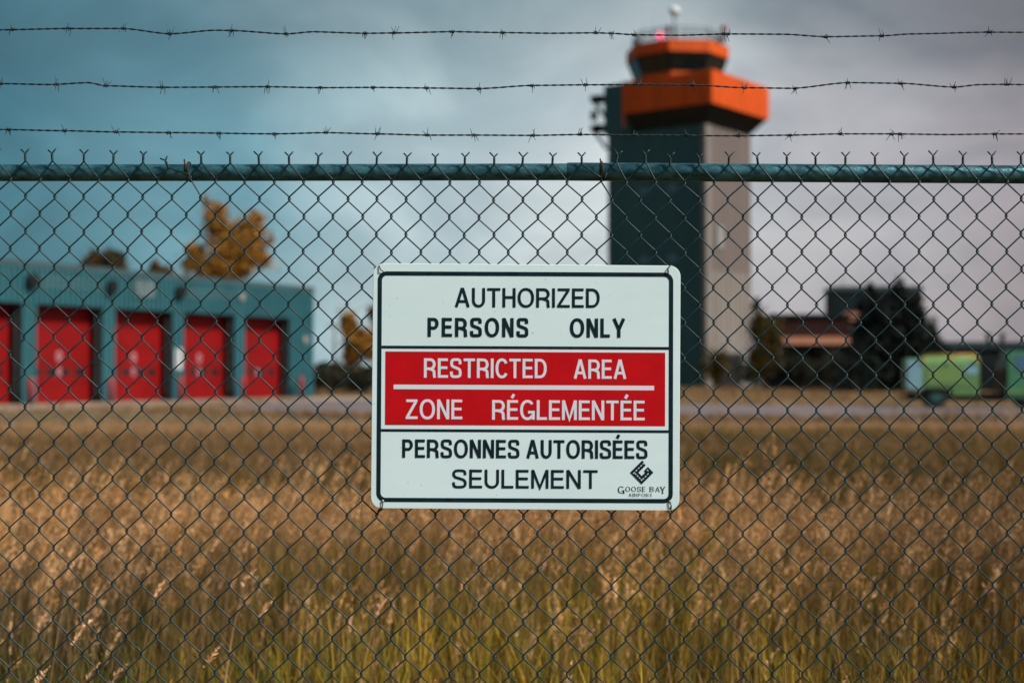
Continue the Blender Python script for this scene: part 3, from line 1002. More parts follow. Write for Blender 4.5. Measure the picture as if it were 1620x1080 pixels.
def heads(tip, phi, size, K, col, width=0.0035, droop=0.28):
    """feathery seed heads: K slivers along a short drooping axis at each stem tip"""
    n = len(tip)
    s = rng.random((n, K))
    ax_ = np.stack([np.cos(phi) * droop, np.sin(phi) * droop, np.full(n, 1.0)], 1)
    ax_ /= np.linalg.norm(ax_, axis=1, keepdims=True)
    base = tip[:, None, :] + ax_[:, None, :] * (size[:, None, None] * (s[..., None] - 0.55))
    base[..., 0] += (np.cos(phi) * size * .22)[:, None] * s ** 2
    base[..., 1] += (np.sin(phi) * size * .22)[:, None] * s ** 2
    base[..., 2] -= (size * .10)[:, None] * s ** 2
    d = rng.normal(size=(n, K, 3)) * np.array([1, 1, .5])
    d[..., 2] += 1.7
    d += np.stack([np.cos(phi), np.sin(phi), 0 * phi], 1)[:, None, :] * .7
    d /= np.linalg.norm(d, axis=2, keepdims=True)
    ln = (size[:, None] * (0.06 + 0.20 * (1 - np.abs(2 * s - .7)).clip(0.1, 1)) * rng.uniform(.6, 1.3, (n, K)))[..., None]
    sd = np.cross(d, rng.normal(size=(n, K, 3)))
    sd /= np.linalg.norm(sd, axis=2, keepdims=True)
    wv = sd * width
    V = np.stack([base, base + d * ln * .5 + wv, base + d * ln, base + d * ln * .5 - wv], 2).reshape(-1, 3)
    Q = np.arange(n * K * 4).reshape(-1, 4)
    c = np.repeat(np.repeat(col[:, None, :], K, 1) * rng.uniform(.75, 1.25, (n, K, 1)), 4, 1).reshape(-1, 3)
    return V, Q, c


def pick(P, n):
    return P[rng.integers(0, len(P), n)] * rng.uniform(.75, 1.25, (n, 1))


def join(parts):
    Vs, Qs, cs, off = [], [], [], 0
    for V, Q, c in parts:
        Vs.append(V); Qs.append(Q + off); cs.append(c)
        off += len(V)
    return np.concatenate(Vs), np.concatenate(Qs), np.concatenate(cs)


near = []


def tufts(n, per, y0, y1, spread):
    cx, cy = scatter(n // per, y0, y1)
    k = rng.integers(0, len(cx), n)
    return cx[k] + rng.normal(size=n) * spread, np.maximum(cy[k] + rng.normal(size=n) * spread, 3.9), k


# leafy undergrowth in tufts, greener near the fence
n = 84000
x, y, k = tufts(n, 22, 3.95, 12, .07)
pv = lowfreq(x, y, 1.0, 1.3)
tone = rng.random(n // 22 + 1)[k]
g = (rng.random(n) * .45 + tone * .55 < (1.02 - 0.12 * (y - 4) + 0.45 * pv))[:, None]
c1 = np.where(g, pick(GRN, n), pick(BRN, n)) * (.35 + 1.15 * rng.random(n // 22 + 1)[k])[:, None]
h = rng.uniform(.22, .66, n) * (1 + .3 * pv) * (.7 + .5 * tone)
shade_left = np.clip((-x - .25 * y + 1.1 + .5 * pv) * .8, 0, 1)[:, None]  # left foreground darkened: shade put into the blade colour
shade_right = np.clip((x - .16 * y + .1 + .6 * pv) * .7, 0, 1)[:, None]  # right side darkened likewise, shade painted into the blades
c1 = c1 * (1 - shade_left * np.array([.62, .52, .30])) * (1 - shade_right * np.array([.42, .50, .42]))
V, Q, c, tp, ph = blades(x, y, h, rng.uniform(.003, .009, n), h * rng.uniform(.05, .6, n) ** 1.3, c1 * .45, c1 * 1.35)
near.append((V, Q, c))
# upright dry stems, also in tufts; they stand thickest some metres behind the fence
n = 40000
x, y, k = tufts(n, 9, 4.0, 11.8, .06)
pv = lowfreq(x, y, .9, 2.2)
pv3 = lowfreq(x, y, 2.3, .6)
edge = np.clip((9.9 - 0.20 * x + 1.2 * pv - y) / 1.8, 0, 1)
ramp_in = np.clip((y - 5.35 + 1.1 * pv + .10 * x) / 2.6, 0, 1)
tall = (.46 + .38 * ramp_in) * (.58 + .42 * edge)
keep = rng.random(n) < (.07 + .93 * ramp_in ** 1.2) * (.2 + .8 * edge) * (.72 + .8 * pv3)
x, y, tall, pv, k, ramp_in = x[keep], y[keep], tall[keep], pv[keep], k[keep], ramp_in[keep]
n = len(x)
tone = rng.normal(1, .12, 40000 // 9 + 1)[k]
tc_ = rng.uniform(.45, 1.15, 40000 // 9 + 1)[k]
h = tall * tone.clip(.68, 1.18) * rng.normal(1.0, .07, n)
ph0 = rng.normal(.25, .8, n)
shade_right = np.clip((x - .16 * y + .1 + .6 * pv) * .6, 0, 1)  # the same painted shade on the right, for the stems
tc_ = tc_ * (1 - .42 * shade_right)
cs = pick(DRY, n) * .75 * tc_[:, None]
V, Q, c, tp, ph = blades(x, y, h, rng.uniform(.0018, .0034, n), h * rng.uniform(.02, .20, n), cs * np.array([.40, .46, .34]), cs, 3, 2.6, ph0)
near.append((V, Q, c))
hd = rng.random(n) < .26 + .52 * ramp_in
m_ = hd.sum()
near.append(heads(tp[hd], ph[hd], rng.uniform(.08, .20, m_), 30, pick(DRY, m_) * np.array([1.08, 1.06, .98]) * tc_[hd][:, None], .0024))
# a few bright heads close behind the wire
hx = np.array([(334, 1035, 4.25), (183, 1066, 4.2), (143, 1062, 4.3), (118, 890, 5.0), (125, 1000, 4.4), (420, 960, 4.8), (390, 915, 5.2), (62, 1070, 4.3), (250, 930, 5.0), (600, 960, 5.0)])
pts = np.array([at(a, b_, c_) for a, b_, c_ in hx])
n = len(pts)
ph = np.full(n, .35) + rng.normal(size=n) * .3
hh = pts[:, 2]
V, Q, c, tp, ph = blades(pts[:, 0] - np.cos(ph) * .1, pts[:, 1] - np.sin(ph) * .1, hh * 1.03, np.full(n, .003), np.full(n, .1), pick(DRY, n), pick(DRY, n), 4, 2.4, ph)
near.append((V, Q, c))
near.append(heads(tp, ph, rng.uniform(.07, .10, n), 46, DRY[2] * np.full((n, 1), 1.25), .003, .45))
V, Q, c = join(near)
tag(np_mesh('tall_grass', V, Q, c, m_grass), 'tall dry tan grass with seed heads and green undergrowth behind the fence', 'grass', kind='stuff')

far = []
n = 105000
x, y = scatter(n, 10.5, 41.5, 3)
pv = lowfreq(x, y, .28, .4)
pv2 = lowfreq(x, y, .11, 3.1)
band = np.clip((y - 26 + 5 * pv2) / 10, 0, 1)
gm = (rng.random(n) < .30 + .40 * pv - .24 * band)[:, None]
c1 = np.where(gm, pick(GRN, n) * .55, np.where((rng.random(n) < .12 + .72 * band + .3 * pv2)[:, None], pick(DRY, n) * .52, pick(BRN, n) * .62))
h = (rng.uniform(.25, .52, n)) * (1 + .45 * pv) * np.interp(y, [10, 20, 34, 41], [1, .95, .5, .3])
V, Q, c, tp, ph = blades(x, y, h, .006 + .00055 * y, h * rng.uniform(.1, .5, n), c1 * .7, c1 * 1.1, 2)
far.append((V, Q, c * .92))
hd = rng.random(n) < .16
far.append(heads(tp[hd], ph[hd], rng.uniform(.12, .24, hd.sum()), 7, pick(DRY, hd.sum()) * (.45 + .35 * band[hd])[:, None], .011))
n = 9000
x = rng.uniform(-14, 42, n)
y = np.interp(x, np.array(road_l)[:, 0], np.array(road_l)[:, 1]) + np.abs(rng.normal(size=n)) * (1.2 + .22 * np.clip(x - 8, 0, 30)) * (.6 + .8 * (lowfreq(x, x * 0, .5, .3) + .5)) - .4
c1 = np.where((rng.random(n) < .4)[:, None], pick(DRY, n) * .6, pick(BRN, n))
h = rng.uniform(.12, .38, n)
V, Q, c, tp, ph = blades(x, y, h, rng.uniform(.02, .05, n), h * rng.uniform(.1, .6, n), c1 * .7, c1, 2)
far.append((V, Q, c))
# meadow right up to the hall apron and beyond the road
n = 46000
x = rng.uniform(-34, 60, n)
y = rng.uniform(40, 150, n)
rl_, rr_ = np.array(road_l), np.array(road_r)
on_road = (y > np.interp(x, rl_[:, 0], rl_[:, 1]) - .5) & (y < np.interp(x, rr_[:, 0], rr_[:, 1]) + .3) & (x > -12)
# keep off the hall and its apron, the tower, the buildings, the truck
ux, uy = x + 22.7, y - 73
la = ux * .45 + uy * .893
lbv = -ux * .893 + uy * .45
on_hall = (la > -60) & (la < 24) & (lbv > -4.0)
tkm = (x > 16) & (x < 26) & (y > 60.5) & (y < 66)
keep = ~(on_road | on_hall | tkm) & (np.abs(x) < .42 * y + 4)
x, y = x[keep], y[keep]
n = len(x)
pv = lowfreq(x, y, .2, 1.4)
c1 = np.where((rng.random(n) < .45 + .5 * pv)[:, None], pick(DRY, n) * .55, pick(BRN, n) * .8)
h = rng.uniform(.06, .20, n)
V, Q, c, tp, ph = blades(x, y, h, .002 * y * rng.uniform(.5, 1, n) * .4 + .02, h * rng.uniform(.1, .6, n), c1 * .8, c1, 2)
far.append((V, Q, c))
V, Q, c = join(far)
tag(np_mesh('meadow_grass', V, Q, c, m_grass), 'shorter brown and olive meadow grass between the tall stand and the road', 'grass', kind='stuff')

# ------------------------------------------------------------------ chain link fence
fence = empty('chain_link_fence', (0, F, 0), 0, 'dark green chain link fence with a round top rail and twisted wire barbs', 'fence')
PX = F / FPX                                  # metres per photograph pixel at the fence
HX = 46.35 * PX / 2                           # half a mesh across
RW = 0.0019
fr = random.Random(3)
I0, I1 = -30, 90                              # mesh lines, two to a diamond; line 0 is the first twist in view
JIT = {}


def row_px(r):
    """photograph row of mesh row r, at the middle of the frame"""
    return 256.5 + (27.2 * r if r < 2 else 54.4 + 27.78 * (r - 2))


NR = 59
OVER = {(10, 0): (267, 266.5), (9, 1): (249, 286.5), (11, 1): (301, 280), (40, 0): (974.5, 257.5), (39, 1): (951, 284), (2, 0): (83, 256), (42, 0): (1021, 257)}


def knot(i, r):
    """fence-plane position (x, z) of the knot on line i in row r"""
    k = (i, r)
    if k not in JIT:
        if k in OVER:
            p = at(*OVER[k], F)
        else:
            x = 40 + 46.35 * i / 2 - 0.0045 * (row_px(r) - 256) * (1 - (i / 2) / 19.0) * 0.5
            y = row_px(r) + 4.0 * math.sin(max(0, min(1, (x + 150) / 1900)) * math.pi * .9) + 1.0 - 3.0 * max(0, 1 - abs(x) / 500)
            x += fr.gauss(0, .4) + .35 * math.sin(r * .35 + i * .31)
            y += fr.gauss(0, .35) + .3 * math.sin(i * .45 + r * .23)
            p = at(x, y, F)
        JIT[k] = (p.x, p.z)
    return JIT[k]


def twist_tilt(i):
    return {10: -.42, 40: .22}.get(i, fr.gauss(0, .035))


TILT = {i: twist_tilt(i) for i in range(I0 - 2, I1 + 4)}
ARM = {i: (fr.uniform(.8, 1.15), fr.uniform(.8, 1.15), fr.uniform(-.25, .25)) for i in range(I0 - 2, I1 + 4)}
for i in range(I0, I1):
    pts = []
    # row 0: the twisted barb shared with the neighbour
    line0 = i if i % 2 == 0 else i + 1
    right = (i % 2 == 0)                      # this wire leaves the twist towards the right
    bx, bz = knot(line0, 0)
    tl_, (a0, a1, a2) = TILT[line0], ARM[line0]
    ux, uz = math.sin(tl_), math.cos(tl_)
    hgt = .0195
    pha = 0 if right else math.pi
    arm = a0 if right else a1
    sgn = -1 if right else 1                  # wires cross in the twist, so the arm points away from its own side
    e = (bx + ux * hgt, bz + uz * hgt)
    ax0 = sgn * (.0085 * arm)
    pts.append((e[0] + ax0 * uz * 1.25 + ux * .0125, sgn * -.003 * a2, e[1] + uz * .0125 * arm - ax0 * ux))
    pts.append((e[0] + ax0 * .2 * uz + ux * .003, 0.0, e[1] + .003))
    for s in range(9):
        t = 1 - s / 8
        an_ = pha + t * 2 * math.pi * 1.75
        o_ = RW * .95
        pts.append((bx + ux * hgt * t + math.cos(an_) * o_ * uz, math.sin(an_) * o_, bz + uz * hgt * t - math.cos(an_) * o_ * ux))
    d = .0022
    for r in range(1, NR):
        at_left = ((i + r) % 2 == 0)
        lx = i if at_left else i + 1
        kx, kz = knot(lx, r)
        if kz < .035:
            break
        o_ = -1 if at_left else 1             # the bend hooks round the neighbour's bend
        dep = d if at_left else -d            # arrives on one face of the mesh, leaves on the other
        pts.append((kx - o_ * .0006, -dep, kz + .0055))
        pts.append((kx + o_ * .0021, -dep * .55, kz + .0016))
        pts.append((kx + o_ * .0021, dep * .55, kz - .0016))
        pts.append((kx - o_ * .0006, dep, kz - .0055))
    w_ = MB().tube(pts, RW, 6)
    w_.build('mesh_wire', m_wire, fence)


def railpt(px, py):
    p = at(px, py, F + .029)
    return (p.x, .029, p.z)


ra = MB().tube([railpt(-720, 275), railpt(0, 273.5), railpt(450, 273), railpt(897, 272), railpt(930, 272)], .0212, 28)
ra.build('top_rail', m_rail, fence)
rb = MB().tube([railpt(897.5, 271.6), railpt(898, 271.6), railpt(1300, 274.2), railpt(1620, 276.3), railpt(2400, 278)], [.0222, .0229, .0229, .0229, .0229], 28)
rb.build('top_rail', m_rail, fence)
for px, py, s in ((300, 272, 1), (952, 271, 1)):
    c = Vector(railpt(px, py))
    tp = []
    for k in range(26):
        t = k / 25 * 2 * math.pi * 1.85 - .4
        rr = .0245
        tp.append((c.x + (k / 25 - .5) * .010 + .003 * math.sin(t * .5), c.y - math.cos(t) * rr, c.z + math.sin(t) * rr))
    tp.append((c.x + .010, -.012, c.z - .010))
    tp.append((c.x + .003, -.008, c.z - .030))
    tp = [(c.x - .006, -.004, c.z + .027), (c.x - .004, -.0065, c.z + .012)] + tp
    MB().tube(tp, .0019, 6).build('tie_wire', m_tie, fence)
for X in (-1.66, 1.72):
    po = MB().tube([(X, .062, -.25), (X, .062, 2.00)], .030, 20).build('post', m_rail, fence)
    MB().tube([(X, .062, 2.001), (X, .062, 2.03), (X, .05, 2.09)], [.033, .033, .018], 16).bar((X, .055, 2.06), (X, .012, 2.46), .028, .006, (0, 1, 0)).build('barb_arm', m_galv, po)

# ------------------------------------------------------------------ barbed wire
BW = [
    ('highest strand of barbed wire, crossing in front of the tower roof',
     [(-700, 52), (-300, 48), (0, 47.5), (107, 45.5), (195, 45.5), (269, 54), (340, 48.2), (366, 48.6), (453, 54), (495, 50.5), (577, 53), (624, 52.5), (716, 50.5), (795, 52), (870, 53), (943, 52.3), (967, 53), (1003, 55.3),
      (1075, 56), (1152, 54), (1240, 54.5), (1307, 58.5), (1395, 57), (1440, 54), (1565, 51), (1620, 51.3), (1900, 54), (2400, 51)],
     [-600, -480, -370, -260, -150, -65, 19, 108, 195, 269, 366, 453, 577, 624, 716, 795, 943, 967, 1003, 1145, 1152, 1307, 1395, 1565, 1670, 1760, 1850, 1950, 2060, 2180, 2300]),
    ('middle strand of barbed wire, crossing in front of the orange gallery',
     [(-700, 136), (-300, 132), (0, 132.5), (80, 134), (140, 131), (167, 136), (257, 138.5), (423, 137.5), (507, 139), (590, 138.5), (675, 139.5), (758, 140.5), (842, 135.5), (926, 134.5), (1010, 134), (1095, 134.5),
      (1178, 139), (1255, 140), (1341, 131), (1425, 132), (1510, 138), (1550, 134), (1593, 133.5), (1620, 134), (1900, 137), (2400, 134)],
     [-640, -560, -480, -400, -320, -240, -160, -80, 2, 89, 167, 257, 340, 423, 507, 590, 675, 758, 842, 926, 1010, 1095, 1178, 1258, 1341, 1425, 1510, 1593, 1680, 1765, 1850, 1935, 2020, 2105, 2190]),
    ('lowest strand of barbed wire, just above the twisted fence top',
     [(-700, 207), (-300, 204), (0, 205), (102, 207), (184, 209), (267, 210), (434, 212), (516, 210), (597, 212), (676, 214), (750, 214), (843, 214.5), (918, 213), (1004, 214), (1168, 215), (1250, 214), (1330, 212), (1411, 212), (1500, 213), (1574, 212), (1620, 212), (1900, 210), (2400, 214)],
     [-620, -540, -455, -370, -285, -200, -110, -40, 14, 102, 184, 267, 346, 434, 516, 597, 676, 750, 843, 918, 1004, 1086, 1168, 1250, 1330, 1411, 1424, 1574, 1660, 1745, 1830, 1915, 2000, 2090, 2180]),
]


def smooth_y(P, x):
    for (x0, y0), (x1, y1) in zip(P, P[1:]):
        if x <= x1:
            t = (x - x0) / (x1 - x0)
            t2 = t * t * (3 - 2 * t)
            return y0 + (y1 - y0) * (t2 * .6 + t * .4)
    return P[-1][1]


br = random.Random(19)
for lab, P, barbs in BW:
    o = empty('barbed_wire', (0, F, at(810, P[8][1], F).z), 0, lab, 'barbed wire', 'three strands of barbed wire above the fence')
    ez = o.location.z
    dpt = .028
    RB = .00125
    for s in (0, 1):
        pts = []
        xx = -700.0
        while xx <= 2400:
            p = at(xx, smooth_y(P, xx), F + dpt)
            t = xx / 26.5 * 2 * math.pi + s * math.pi + .8 * math.sin(xx * .013)
            pts.append((p.x, dpt + math.sin(t) * RB * 1.02, p.z - ez + math.cos(t) * RB * 1.02))
            xx += 4.4
        MB().tube(pts, RB, 5).build('strand', m_barb, o)
    for bx in barbs:
        p = at(bx, smooth_y(P, bx), F + dpt)
        q = Vector((p.x, dpt, p.z - ez))
        g = MB()
        for k in range(2):
            # each barb wire winds twice round the strands and ends in two cut points
            ph = br.uniform(0, 6.28)
            a0, a1 = br.uniform(-.5, .5), br.uniform(-.5, .5)
            side = 1 if k == 0 else -1
            turns = br.choice((1.5, 2.0, 1.75))
            pts = []
            n = 12
            for s in range(n + 1):
                t = ph + s / n * turns * 2 * math.pi
                pts.append(q + Vector(((k - .5) * .004 + (s / n - .5) * .006, math.sin(t) * .0034, math.cos(t) * .0034)))
            def tail(pt, t, sg):
                out = Vector((0, math.cos(t) * sg, -math.sin(t) * sg))
                ln = br.uniform(.011, .017)
                return pt + out * ln + Vector((br.uniform(-.008, .008), 0, math.copysign(.004, out.z)))
            pts = [tail(pts[0], ph, -1)] + pts + [tail(pts[-1], ph + turns * 2 * math.pi, 1)]
            g.tube(pts, [.0005] + [.00105] * (len(pts) - 2) + [.0005], 5)
        g.build('barb', m_barb, o)

# ------------------------------------------------------------------ the sign
ZX, ZY, ZS = 580.0, 400.0, 2.571            # the enlargement the sign was measured in
SC = Vector((ZX + 648 / ZS, ZY + 544 / ZS))  # its middle in photograph pixels
FS = F - .0125
sc3 = at(SC.x, SC.y, FS)
PS = FS / FPX
sign = empty('warning_sign', (sc3.x, FS, sc3.z), 0, 'white and red bilingual restricted area sign wired to the fence', 'sign')


def sl(zx, zy, rot=0.0047):
    """enlargement pixels -> metres from the sign's middle, print rotation taken out"""
    x, y = (zx - 648) / ZS * PS, -(zy - 544) / ZS * PS
    return (x, y + (zx - 648) / ZS * PS * rot)


def rrect(x0, x1, y0, y1, r, n=8):
    out = []
    for cx, cy, a in ((x1 - r, y1 - r, 0), (x0 + r, y1 - r, 90), (x0 + r, y0 + r, 180), (x1 - r, y0 + r, 270)):
        for k in range(n + 1):
            t = R(a + 90 * k / n)
            out.append((cx + r * math.cos(t), cy + r * math.sin(t)))
    return out


def flat(mb, poly, d):
    """a face in the sign's plane, facing the camera, d metres in front of the plate"""
    mb.add([(x, -d, z) for x, z in poly], [tuple(range(len(poly)))])
    return mb


pw, phh = (1252 / ZS) * PS / 2, (995 / ZS) * PS / 2
plate_poly = rrect(-pw, pw, -phh, phh, 17.5 * PS)
n = len(plate_poly)
pm = MB()
bv = .0009
ins = rrect(-pw + bv, pw - bv, -phh + bv, phh - bv, 17.5 * PS - bv)
pm.add([(x, 0, z) for x, z in ins] + [(x, bv * .8, z) for x, z in plate_poly] + [(x, .0026, z) for x, z in plate_poly],
       [tuple(range(n))] + [(i, n + i, n + (i + 1) % n, (i + 1) % n) for i in range(n)] + [(n + i, 2 * n + i, 2 * n + (i + 1) % n, n + (i + 1) % n) for i in range(n)] + [tuple(range(2 * n, 3 * n))[::-1]])
plate = pm.build('plate', m_white, sign)
plate.rotation_euler = (0, R(.46), 0)
pr_rot = (0, R(.27), 0)


def ring(poly_o, poly_i, d):
    n = len(poly_o)
    return MB().add([(x, -d, z) for x, z in poly_o] + [(x, -d, z) for x, z in poly_i], [(i, (i + 1) % n, n + (i + 1) % n, n + i) for i in range(n)])


def part(mb, name, m, parent=sign):
    o = mb.build(name, m, parent)
    o.rotation_euler = pr_rot
    return o


bo = [*sl(43, 1010), *sl(1246, 80)]
t_ = 17.0 / ZS * PS
part(ring(rrect(bo[0], bo[2], bo[1], bo[3], 36 / ZS * PS), rrect(bo[0] + t_, bo[2] - t_, bo[1] + t_, bo[3] - t_, 20 / ZS * PS), .0006), 'border', m_black)


def zbox(x0, x1, y0, y1, name, m, d):
    xm = (x0 + x1) / 2
    a, b2 = sl(x0, y1)[0], sl(x1, y1)[0]
    z1, z0 = sl(648, y0)[1], sl(648, y1)[1]
    part(flat(MB(), [(a, z0), (b2, z0), (b2, z1), (a, z1)], d), name, m)


zbox(60.5, 1229, 379.5, 391, 'rule', m_black, .0005)
zbox(60.5, 1229, 717.5, 728.5, 'rule', m_black, .0005)
zbox(76, 1214, 403, 701, 'red_panel', m_red, .0005)
zbox(110, 1169, 537.5, 556, 'rule', m_white2, .0009)

# lettering drawn as strokes: glyphs on a cap height of 1
GW = dict(A=.92, U=.80, T=.80, H=.80, O=1.0, R=.84, I=.0, Z=.78, E=.72, D=.84, P=.78, S=.82, N=.80, L=.66, Y=.92, C=.90, M=.96, G=.95, B=.8)
GW['É'] = .72


def arc(cx, cy, rx, ry, a0, a1, n=14, p=2.0):
    out = []
    for k in range(n + 1):
        t = R(a0 + (a1 - a0) * k / n)
        c, s = math.cos(t), math.sin(t)
        out.append((cx + rx * math.copysign(abs(c) ** (2 / p), c), cy + ry * math.copysign(abs(s) ** (2 / p), s)))
    return out


def crom(P, n=6):
    out = []
    Q = [P[0]] + P + [P[-1]]
    for a, b2, c, d in zip(Q, Q[1:], Q[2:], Q[3:]):
        for k in range(n):
            t = k / n
            out.append(tuple(.5 * (2 * b2[j] + (c[j] - a[j]) * t + (2 * a[j] - 5 * b2[j] + 4 * c[j] - d[j]) * t * t + (3 * b2[j] - a[j] - 3 * c[j] + d[j]) * t ** 3) for j in (0, 1)))
    out.append(P[-1])
    return out


def glyph(ch, w, t):
    """centre lines of one capital, w wide, stroke t (both over the cap height)"""
    h = t / 2
    if ch == 'I':
        return [[(h, 0), (h, 1)]]
    if ch == 'T':
        return [[(w / 2, 0), (w / 2, 1 - t + .01)], [(0, 1 - h), (w, 1 - h)]]
    if ch == 'L':
        return [[(h, 0), (h, 1)], [(t - .01, h), (w, h)]]
    if ch in 'EÉ':
        s = [[(h, 0), (h, 1)], [(t - .01, h), (w, h)], [(t - .01, .52), (w * .93, .52)], [(t - .01, 1 - h), (w * .98, 1 - h)]]
        if ch == 'É':
            s.append([(w * .42, 1.10), (w * .62, 1.30)])
        return s
    if ch == 'H':
        return [[(h, 0), (h, 1)], [(w - h, 0), (w - h, 1)], [(t - .01, .52), (w - t + .01, .52)]]
    if ch == 'N':
        return [[(h, 0), (h, 1)], [(w - h, 0), (w - h, 1)], [(h * 1.05, 1 - h * .2), (w - h * 1.05, h * .2)]]
    if ch == 'M':
        return [[(h, 0), (h, 1)], [(w - h, 0), (w - h, 1)], [(h * 1.1, .99), (w / 2, .04), (w - h * 1.1, .99)]]
    if ch == 'A':
        y = .30
        dx = (w / 2 - h) * y
        return [[(h, 0), (w / 2 - h * .1, 1)], [(w - h, 0), (w / 2 + h * .1, 1)], [(h + dx, y), (w - h - dx, y)]]
    if ch == 'Y':
        return [[(h, 1), (w / 2, .42)], [(w - h, 1), (w / 2, .42)], [(w / 2, .46), (w / 2, 0)]]
    if ch == 'Z':
        return [[(w * .04, 1 - h), (w - .01, 1 - h)], [(0, h), (w, h)], [(w - h * 1.3, 1 - t * .9), (h * 1.3, t * .9)]]
    if ch == 'O':
        return [arc(w / 2, .5, w / 2 - h, .515 - h, 0, 360, 40, 2.2)]
    if ch == 'U':
        r = min(w / 2 - h, .36)
        return [[(h, 1), (h, .36)] + arc(w / 2, .36 - .015, w / 2 - h, .36 - h, 180, 360, 18)[1:-1] + [(w - h, .36), (w - h, 1)]]
    if ch == 'D':
        return [[(h, 0), (h, 1)], [(t - .01, 1 - h), (w * .42, 1 - h)] + arc(w * .42, .5, w * .58 - h, .5 - h, 90, -90, 22, 2.2)[1:] + [(t - .01, h)]]
    if ch in 'PR':
        yb = .46
        c = (1 - h + yb) / 2
        s = [[(h, 0), (h, 1)], [(t - .01, 1 - h), (w * .55, 1 - h)] + arc(w * .55, c, w * .43 - h, (1 - h - yb) / 2, 90, -90, 16)[1:] + [(t - .01, yb)]]
        if ch == 'R':
            s.append(crom([(w * .50, yb - .01), (w * .76, yb - .07), (w * .85, .30), (w * .865, .12), (w * .94 - h * .3, 0)]))
        return s
    if ch == 'B':
        return [[(h, 0), (h, 1)], [(t - .01, 1 - h), (w * .5, 1 - h)] + arc(w * .5, .755, w * .42 - h, .245 - h, 90, -90, 12)[1:] + [(t - .01, .52)],
                [(w * .5, .52)] + arc(w * .52, .27, w * .48 - h, .27 - h, 80, -90, 12) + [(t - .01, h)]]
    if ch == 'S':
        return [crom([(w - h * 1.1, .70), (w * .84 - h * .2, .90), (w * .5, 1.012 - h), (w * .2, .90), (h * 1.15, .74), (w * .22, .595), (w * .5, .52), (w * .80, .43), (w - h, .275), (w * .82, .105), (w * .5, h - .012), (w * .17, .10), (h, .32)], 7)]
    if ch == 'C':
        return [arc(w / 2, .5, w / 2 - h, .515 - h, 33, 327, 30, 2.2)]
    if ch == 'G':
        return [arc(w / 2, .5, w / 2 - h, .515 - h, 40, 325, 30, 2.2), [(w - h, .01), (w - h, .46)], [(w * .54, .46 - h), (w - t + .01, .46 - h)]]
    return []


def ribbon(mb, P, tv, th, ox, oz, s, sx, d):
    """a stroke as a strip of faces; tv thick where it runs upright, th where it runs level"""
    P = [(ox + x * s * sx, oz + y * s) for x, y in P]
    L, Rr = [], []
    m = len(P)
    closed = m > 3 and abs(P[0][0] - P[-1][0]) < 1e-7 and abs(P[0][1] - P[-1][1]) < 1e-7
    for i in range(m):
        if closed:
            a, b2 = P[(i - 1) % (m - 1)], P[(i + 1) % (m - 1)]
        else:
            a, b2 = P[max(0, i - 1)], P[min(m - 1, i + 1)]
        dx, dz = b2[0] - a[0], b2[1] - a[1]
        l = math.hypot(dx, dz) or 1
        dx, dz = dx / l, dz / l
        k = 1.0
        if 0 < i < m - 1 or closed:
            p0, p1 = (P[i - 1] if i else P[m - 2]), P[i]
            ex, ez = p1[0] - p0[0], p1[1] - p0[1]
            el = math.hypot(ex, ez) or 1
            k = 1 / max(.35, abs((ex * dx + ez * dz) / el))
        wd = (tv * abs(dz) + th * abs(dx)) / max(.01, abs(dz) + abs(dx)) * s / 2 * min(k, 2.2)
        L.append((P[i][0] - dz * wd, -d, P[i][1] + dx * wd))
        Rr.append((P[i][0] + dz * wd, -d, P[i][1] - dx * wd))
    mb.add(L + Rr, [(i, m + i, m + i + 1, i + 1) for i in range(m - 1)])


def word(text, x0, x1, y0, y1, m, t=.14, gap=.15, d=.0008, name='lettering', th=None, serif=0):
    """lettering that fills the box x0..x1, y0..y1 (enlargement pixels)"""
    cap = (y1 - y0) / ZS * PS
    W_ = (x1 - x0) / ZS * PS / cap
    nat = sum(GW[c] for c in text if c != 'I') + gap * (len(text) - 1)
    nI = text.count('I')
    nat -= .07 * text.count('C')
    f = (W_ - nI * t) / nat
    th = th or t * .94
    xm = sl(x0, y1)[0]
    zb = sl(648, y1)[1]
    mb = MB()
    x = 0.0
    for j, ch in enumerate(text):
        w = t if ch == 'I' else GW[ch] * f
        for k, st in enumerate(glyph(ch, w, t)):
            ribbon(mb, st, t, th, xm + x * cap, zb, cap, 1, d + .00004 * k)
            if serif and len(st) == 2 and abs(st[0][0] - st[1][0]) < .3:
                for q in st:
                    if q[1] < .05 or q[1] > .95:
                        ribbon(mb, [(q[0] - serif, abs(q[1] - .04)), (q[0] + serif, abs(q[1] - .04))], .08, .08, xm + x * cap, zb, cap, 1, d + .0002)
        x += w + gap * f - (.07 * f if ch == 'C' else 0)
    return part(mb, name, m)


word('AUTHORIZED', 357, 947, 143, 222, m_black, .148, .13)
word('PERSONS', 247, 657, 265, 343, m_black, .176, .20)
word('ONLY', 826, 1052, 265, 343, m_black, .176, .16)
word('RESTRICTED', 233, 732, 430, 509, m_white2, .142, .14, .0009)
word('AREA', 842, 1056, 432, 510, m_white2, .142, .13, .0009)
word('ZONE', 160, 390, 597, 677, m_white2, .142, .14, .0009)
word('RÉGLEMENTÉE', 511, 1131, 598, 678, m_white2, .142, .13, .0009)
word('PERSONNES', 147, 623, 759, 834, m_black, .162, .14)
word('AUTORISÉES', 651, 1143, 759, 834, m_black, .162, .13)
word('SEULEMENT', 350, 941, 880, 956, m_black, .146, .14)


def zz(px, py):
    return ((px - ZX) * ZS, (py - ZY) * ZS)


def pword(text, x0, x1, y0, y1, **k):
    a, b2 = zz(x0, y0), zz(x1, y1)
    return word(text, a[0], b2[0], a[1], b2[1], m_black, t=.15, th=.07, serif=.13, **k)


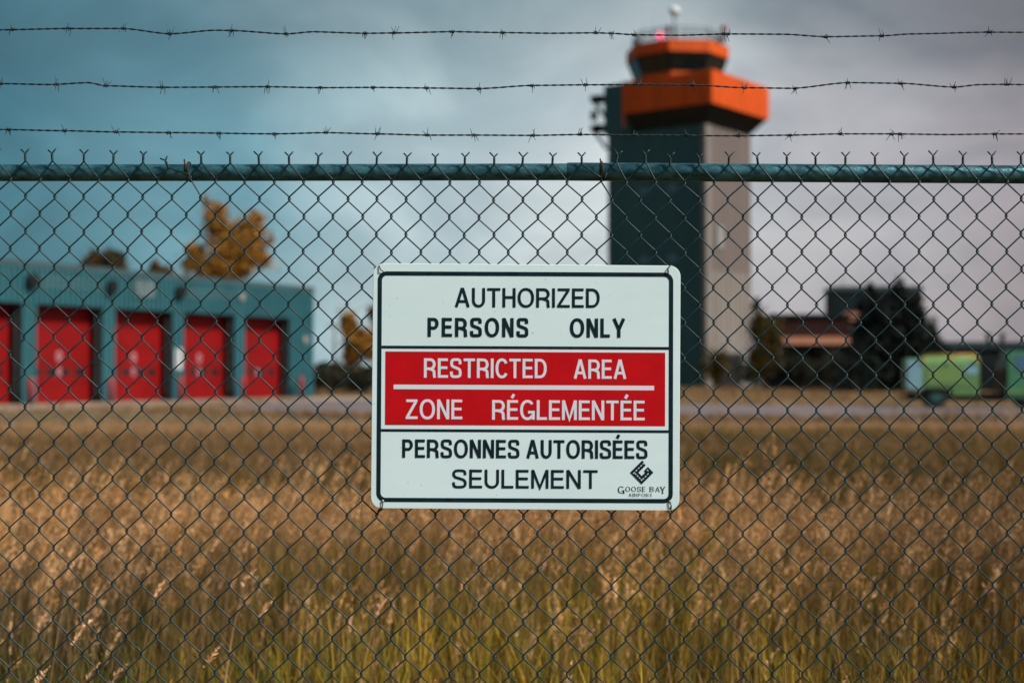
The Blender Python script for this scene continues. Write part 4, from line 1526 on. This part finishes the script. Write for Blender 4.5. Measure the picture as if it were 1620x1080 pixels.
pword('G', 978, 988.2, 767.4, 778.8)
pword('OOSE', 990, 1021.6, 768.0, 776.0, gap=.26)
pword('B', 1028.2, 1035.2, 768.0, 776.0)
pword('A', 1037, 1044.2, 768.6, 776.4)
pword('Y', 1044.6, 1052.6, 768.0, 778.8)
pword('AIRPORT', 995, 1032.4, 778.6, 784.0, gap=.3)
# emblem: a G made of a runway bent round a diamond
lc = Vector(sl(*zz(997.0, 746.8)))
ea = (Vector(sl(*zz(1015.6, 728.2))) - lc)
eb = (Vector(sl(*zz(1015.4, 765.4))) - lc)


def em(mb, a0, a1, b0, b1, d):
    flat(mb, [tuple(lc + ea * a + eb * b2) for a, b2 in ((a0, b0), (a0, b1), (a1, b1), (a1, b0))], d)


lg = MB()
em(lg, 0, 1.03, 0, .20, .0008)
em(lg, 0, .98, .20, .36, .0008)
em(lg, 0, .36, .36, .64, .0008)
em(lg, 0, 1.0, .64, 1.0, .0008)
em(lg, .66, 1.0, .52, .64, .0008)
emb = part(lg, 'emblem', m_black)
ld = MB()
for k in range(5):
    em(ld, .10 + k * .2, .22 + k * .2, .155, .205, .0011)
    em(ld, .155, .205, .24 + k * .17, .35 + k * .17, .0011) if k < 4 else None
    em(ld, .24 + k * .2, .36 + k * .2, .80, .85, .0011) if k < 3 else None
em(ld, .82, .87, .60, .72, .0011)
part(ld, 'runway_dash', m_white2)

# corner fixings: wire ties and two rivets
TB = .0016


def sp(px, py, y):
    p = at(px, py, F + y)
    return (p.x - sc3.x, y + F - FS, p.z - sc3.z)


MB().tube([sp(591, 424.5, -.006), sp(599, 420, -.011), sp(600, 421, -.0145), sp(602.5, 427.5, -.0165), sp(606, 429, -.016), sp(606.5, 432, -.012)], TB * .8, 6).build('tie_wire', m_tie, sign)
MB().tube([sp(1063, 419, -.004), sp(1060, 420.5, -.0125), sp(1056.6, 425, -.0165), sp(1057, 430.5, -.0165), sp(1056.6, 433, -.012)], [TB, TB, TB, TB * 1.5, TB], 6).build('tie_wire', m_tie, sign)
MB().tube([sp(598, 813, .002), sp(599, 807, -.012), sp(604, 803, -.017), sp(605.5, 798, -.0165), sp(606, 793, -.016)], [TB, TB * 1.6, TB * 1.2, TB * .8, TB * .8], 6).build('tie_wire', m_tie, sign)
MB().tube([sp(1063, 810, .002), sp(1061, 804, -.012), sp(1062, 800, -.0165), sp(1060, 794, -.016)], [TB, TB * 1.7, TB, TB * .8], 6).build('tie_wire', m_tie, sign)
for px, py in ((605.5, 792), (1059.6, 792.8)):
    a = sp(px, py, -.0125)
    MB().ball((a[0], a[1] - .0008, a[2]), .0036, 12, 8).build('rivet', m_rivet, sign)
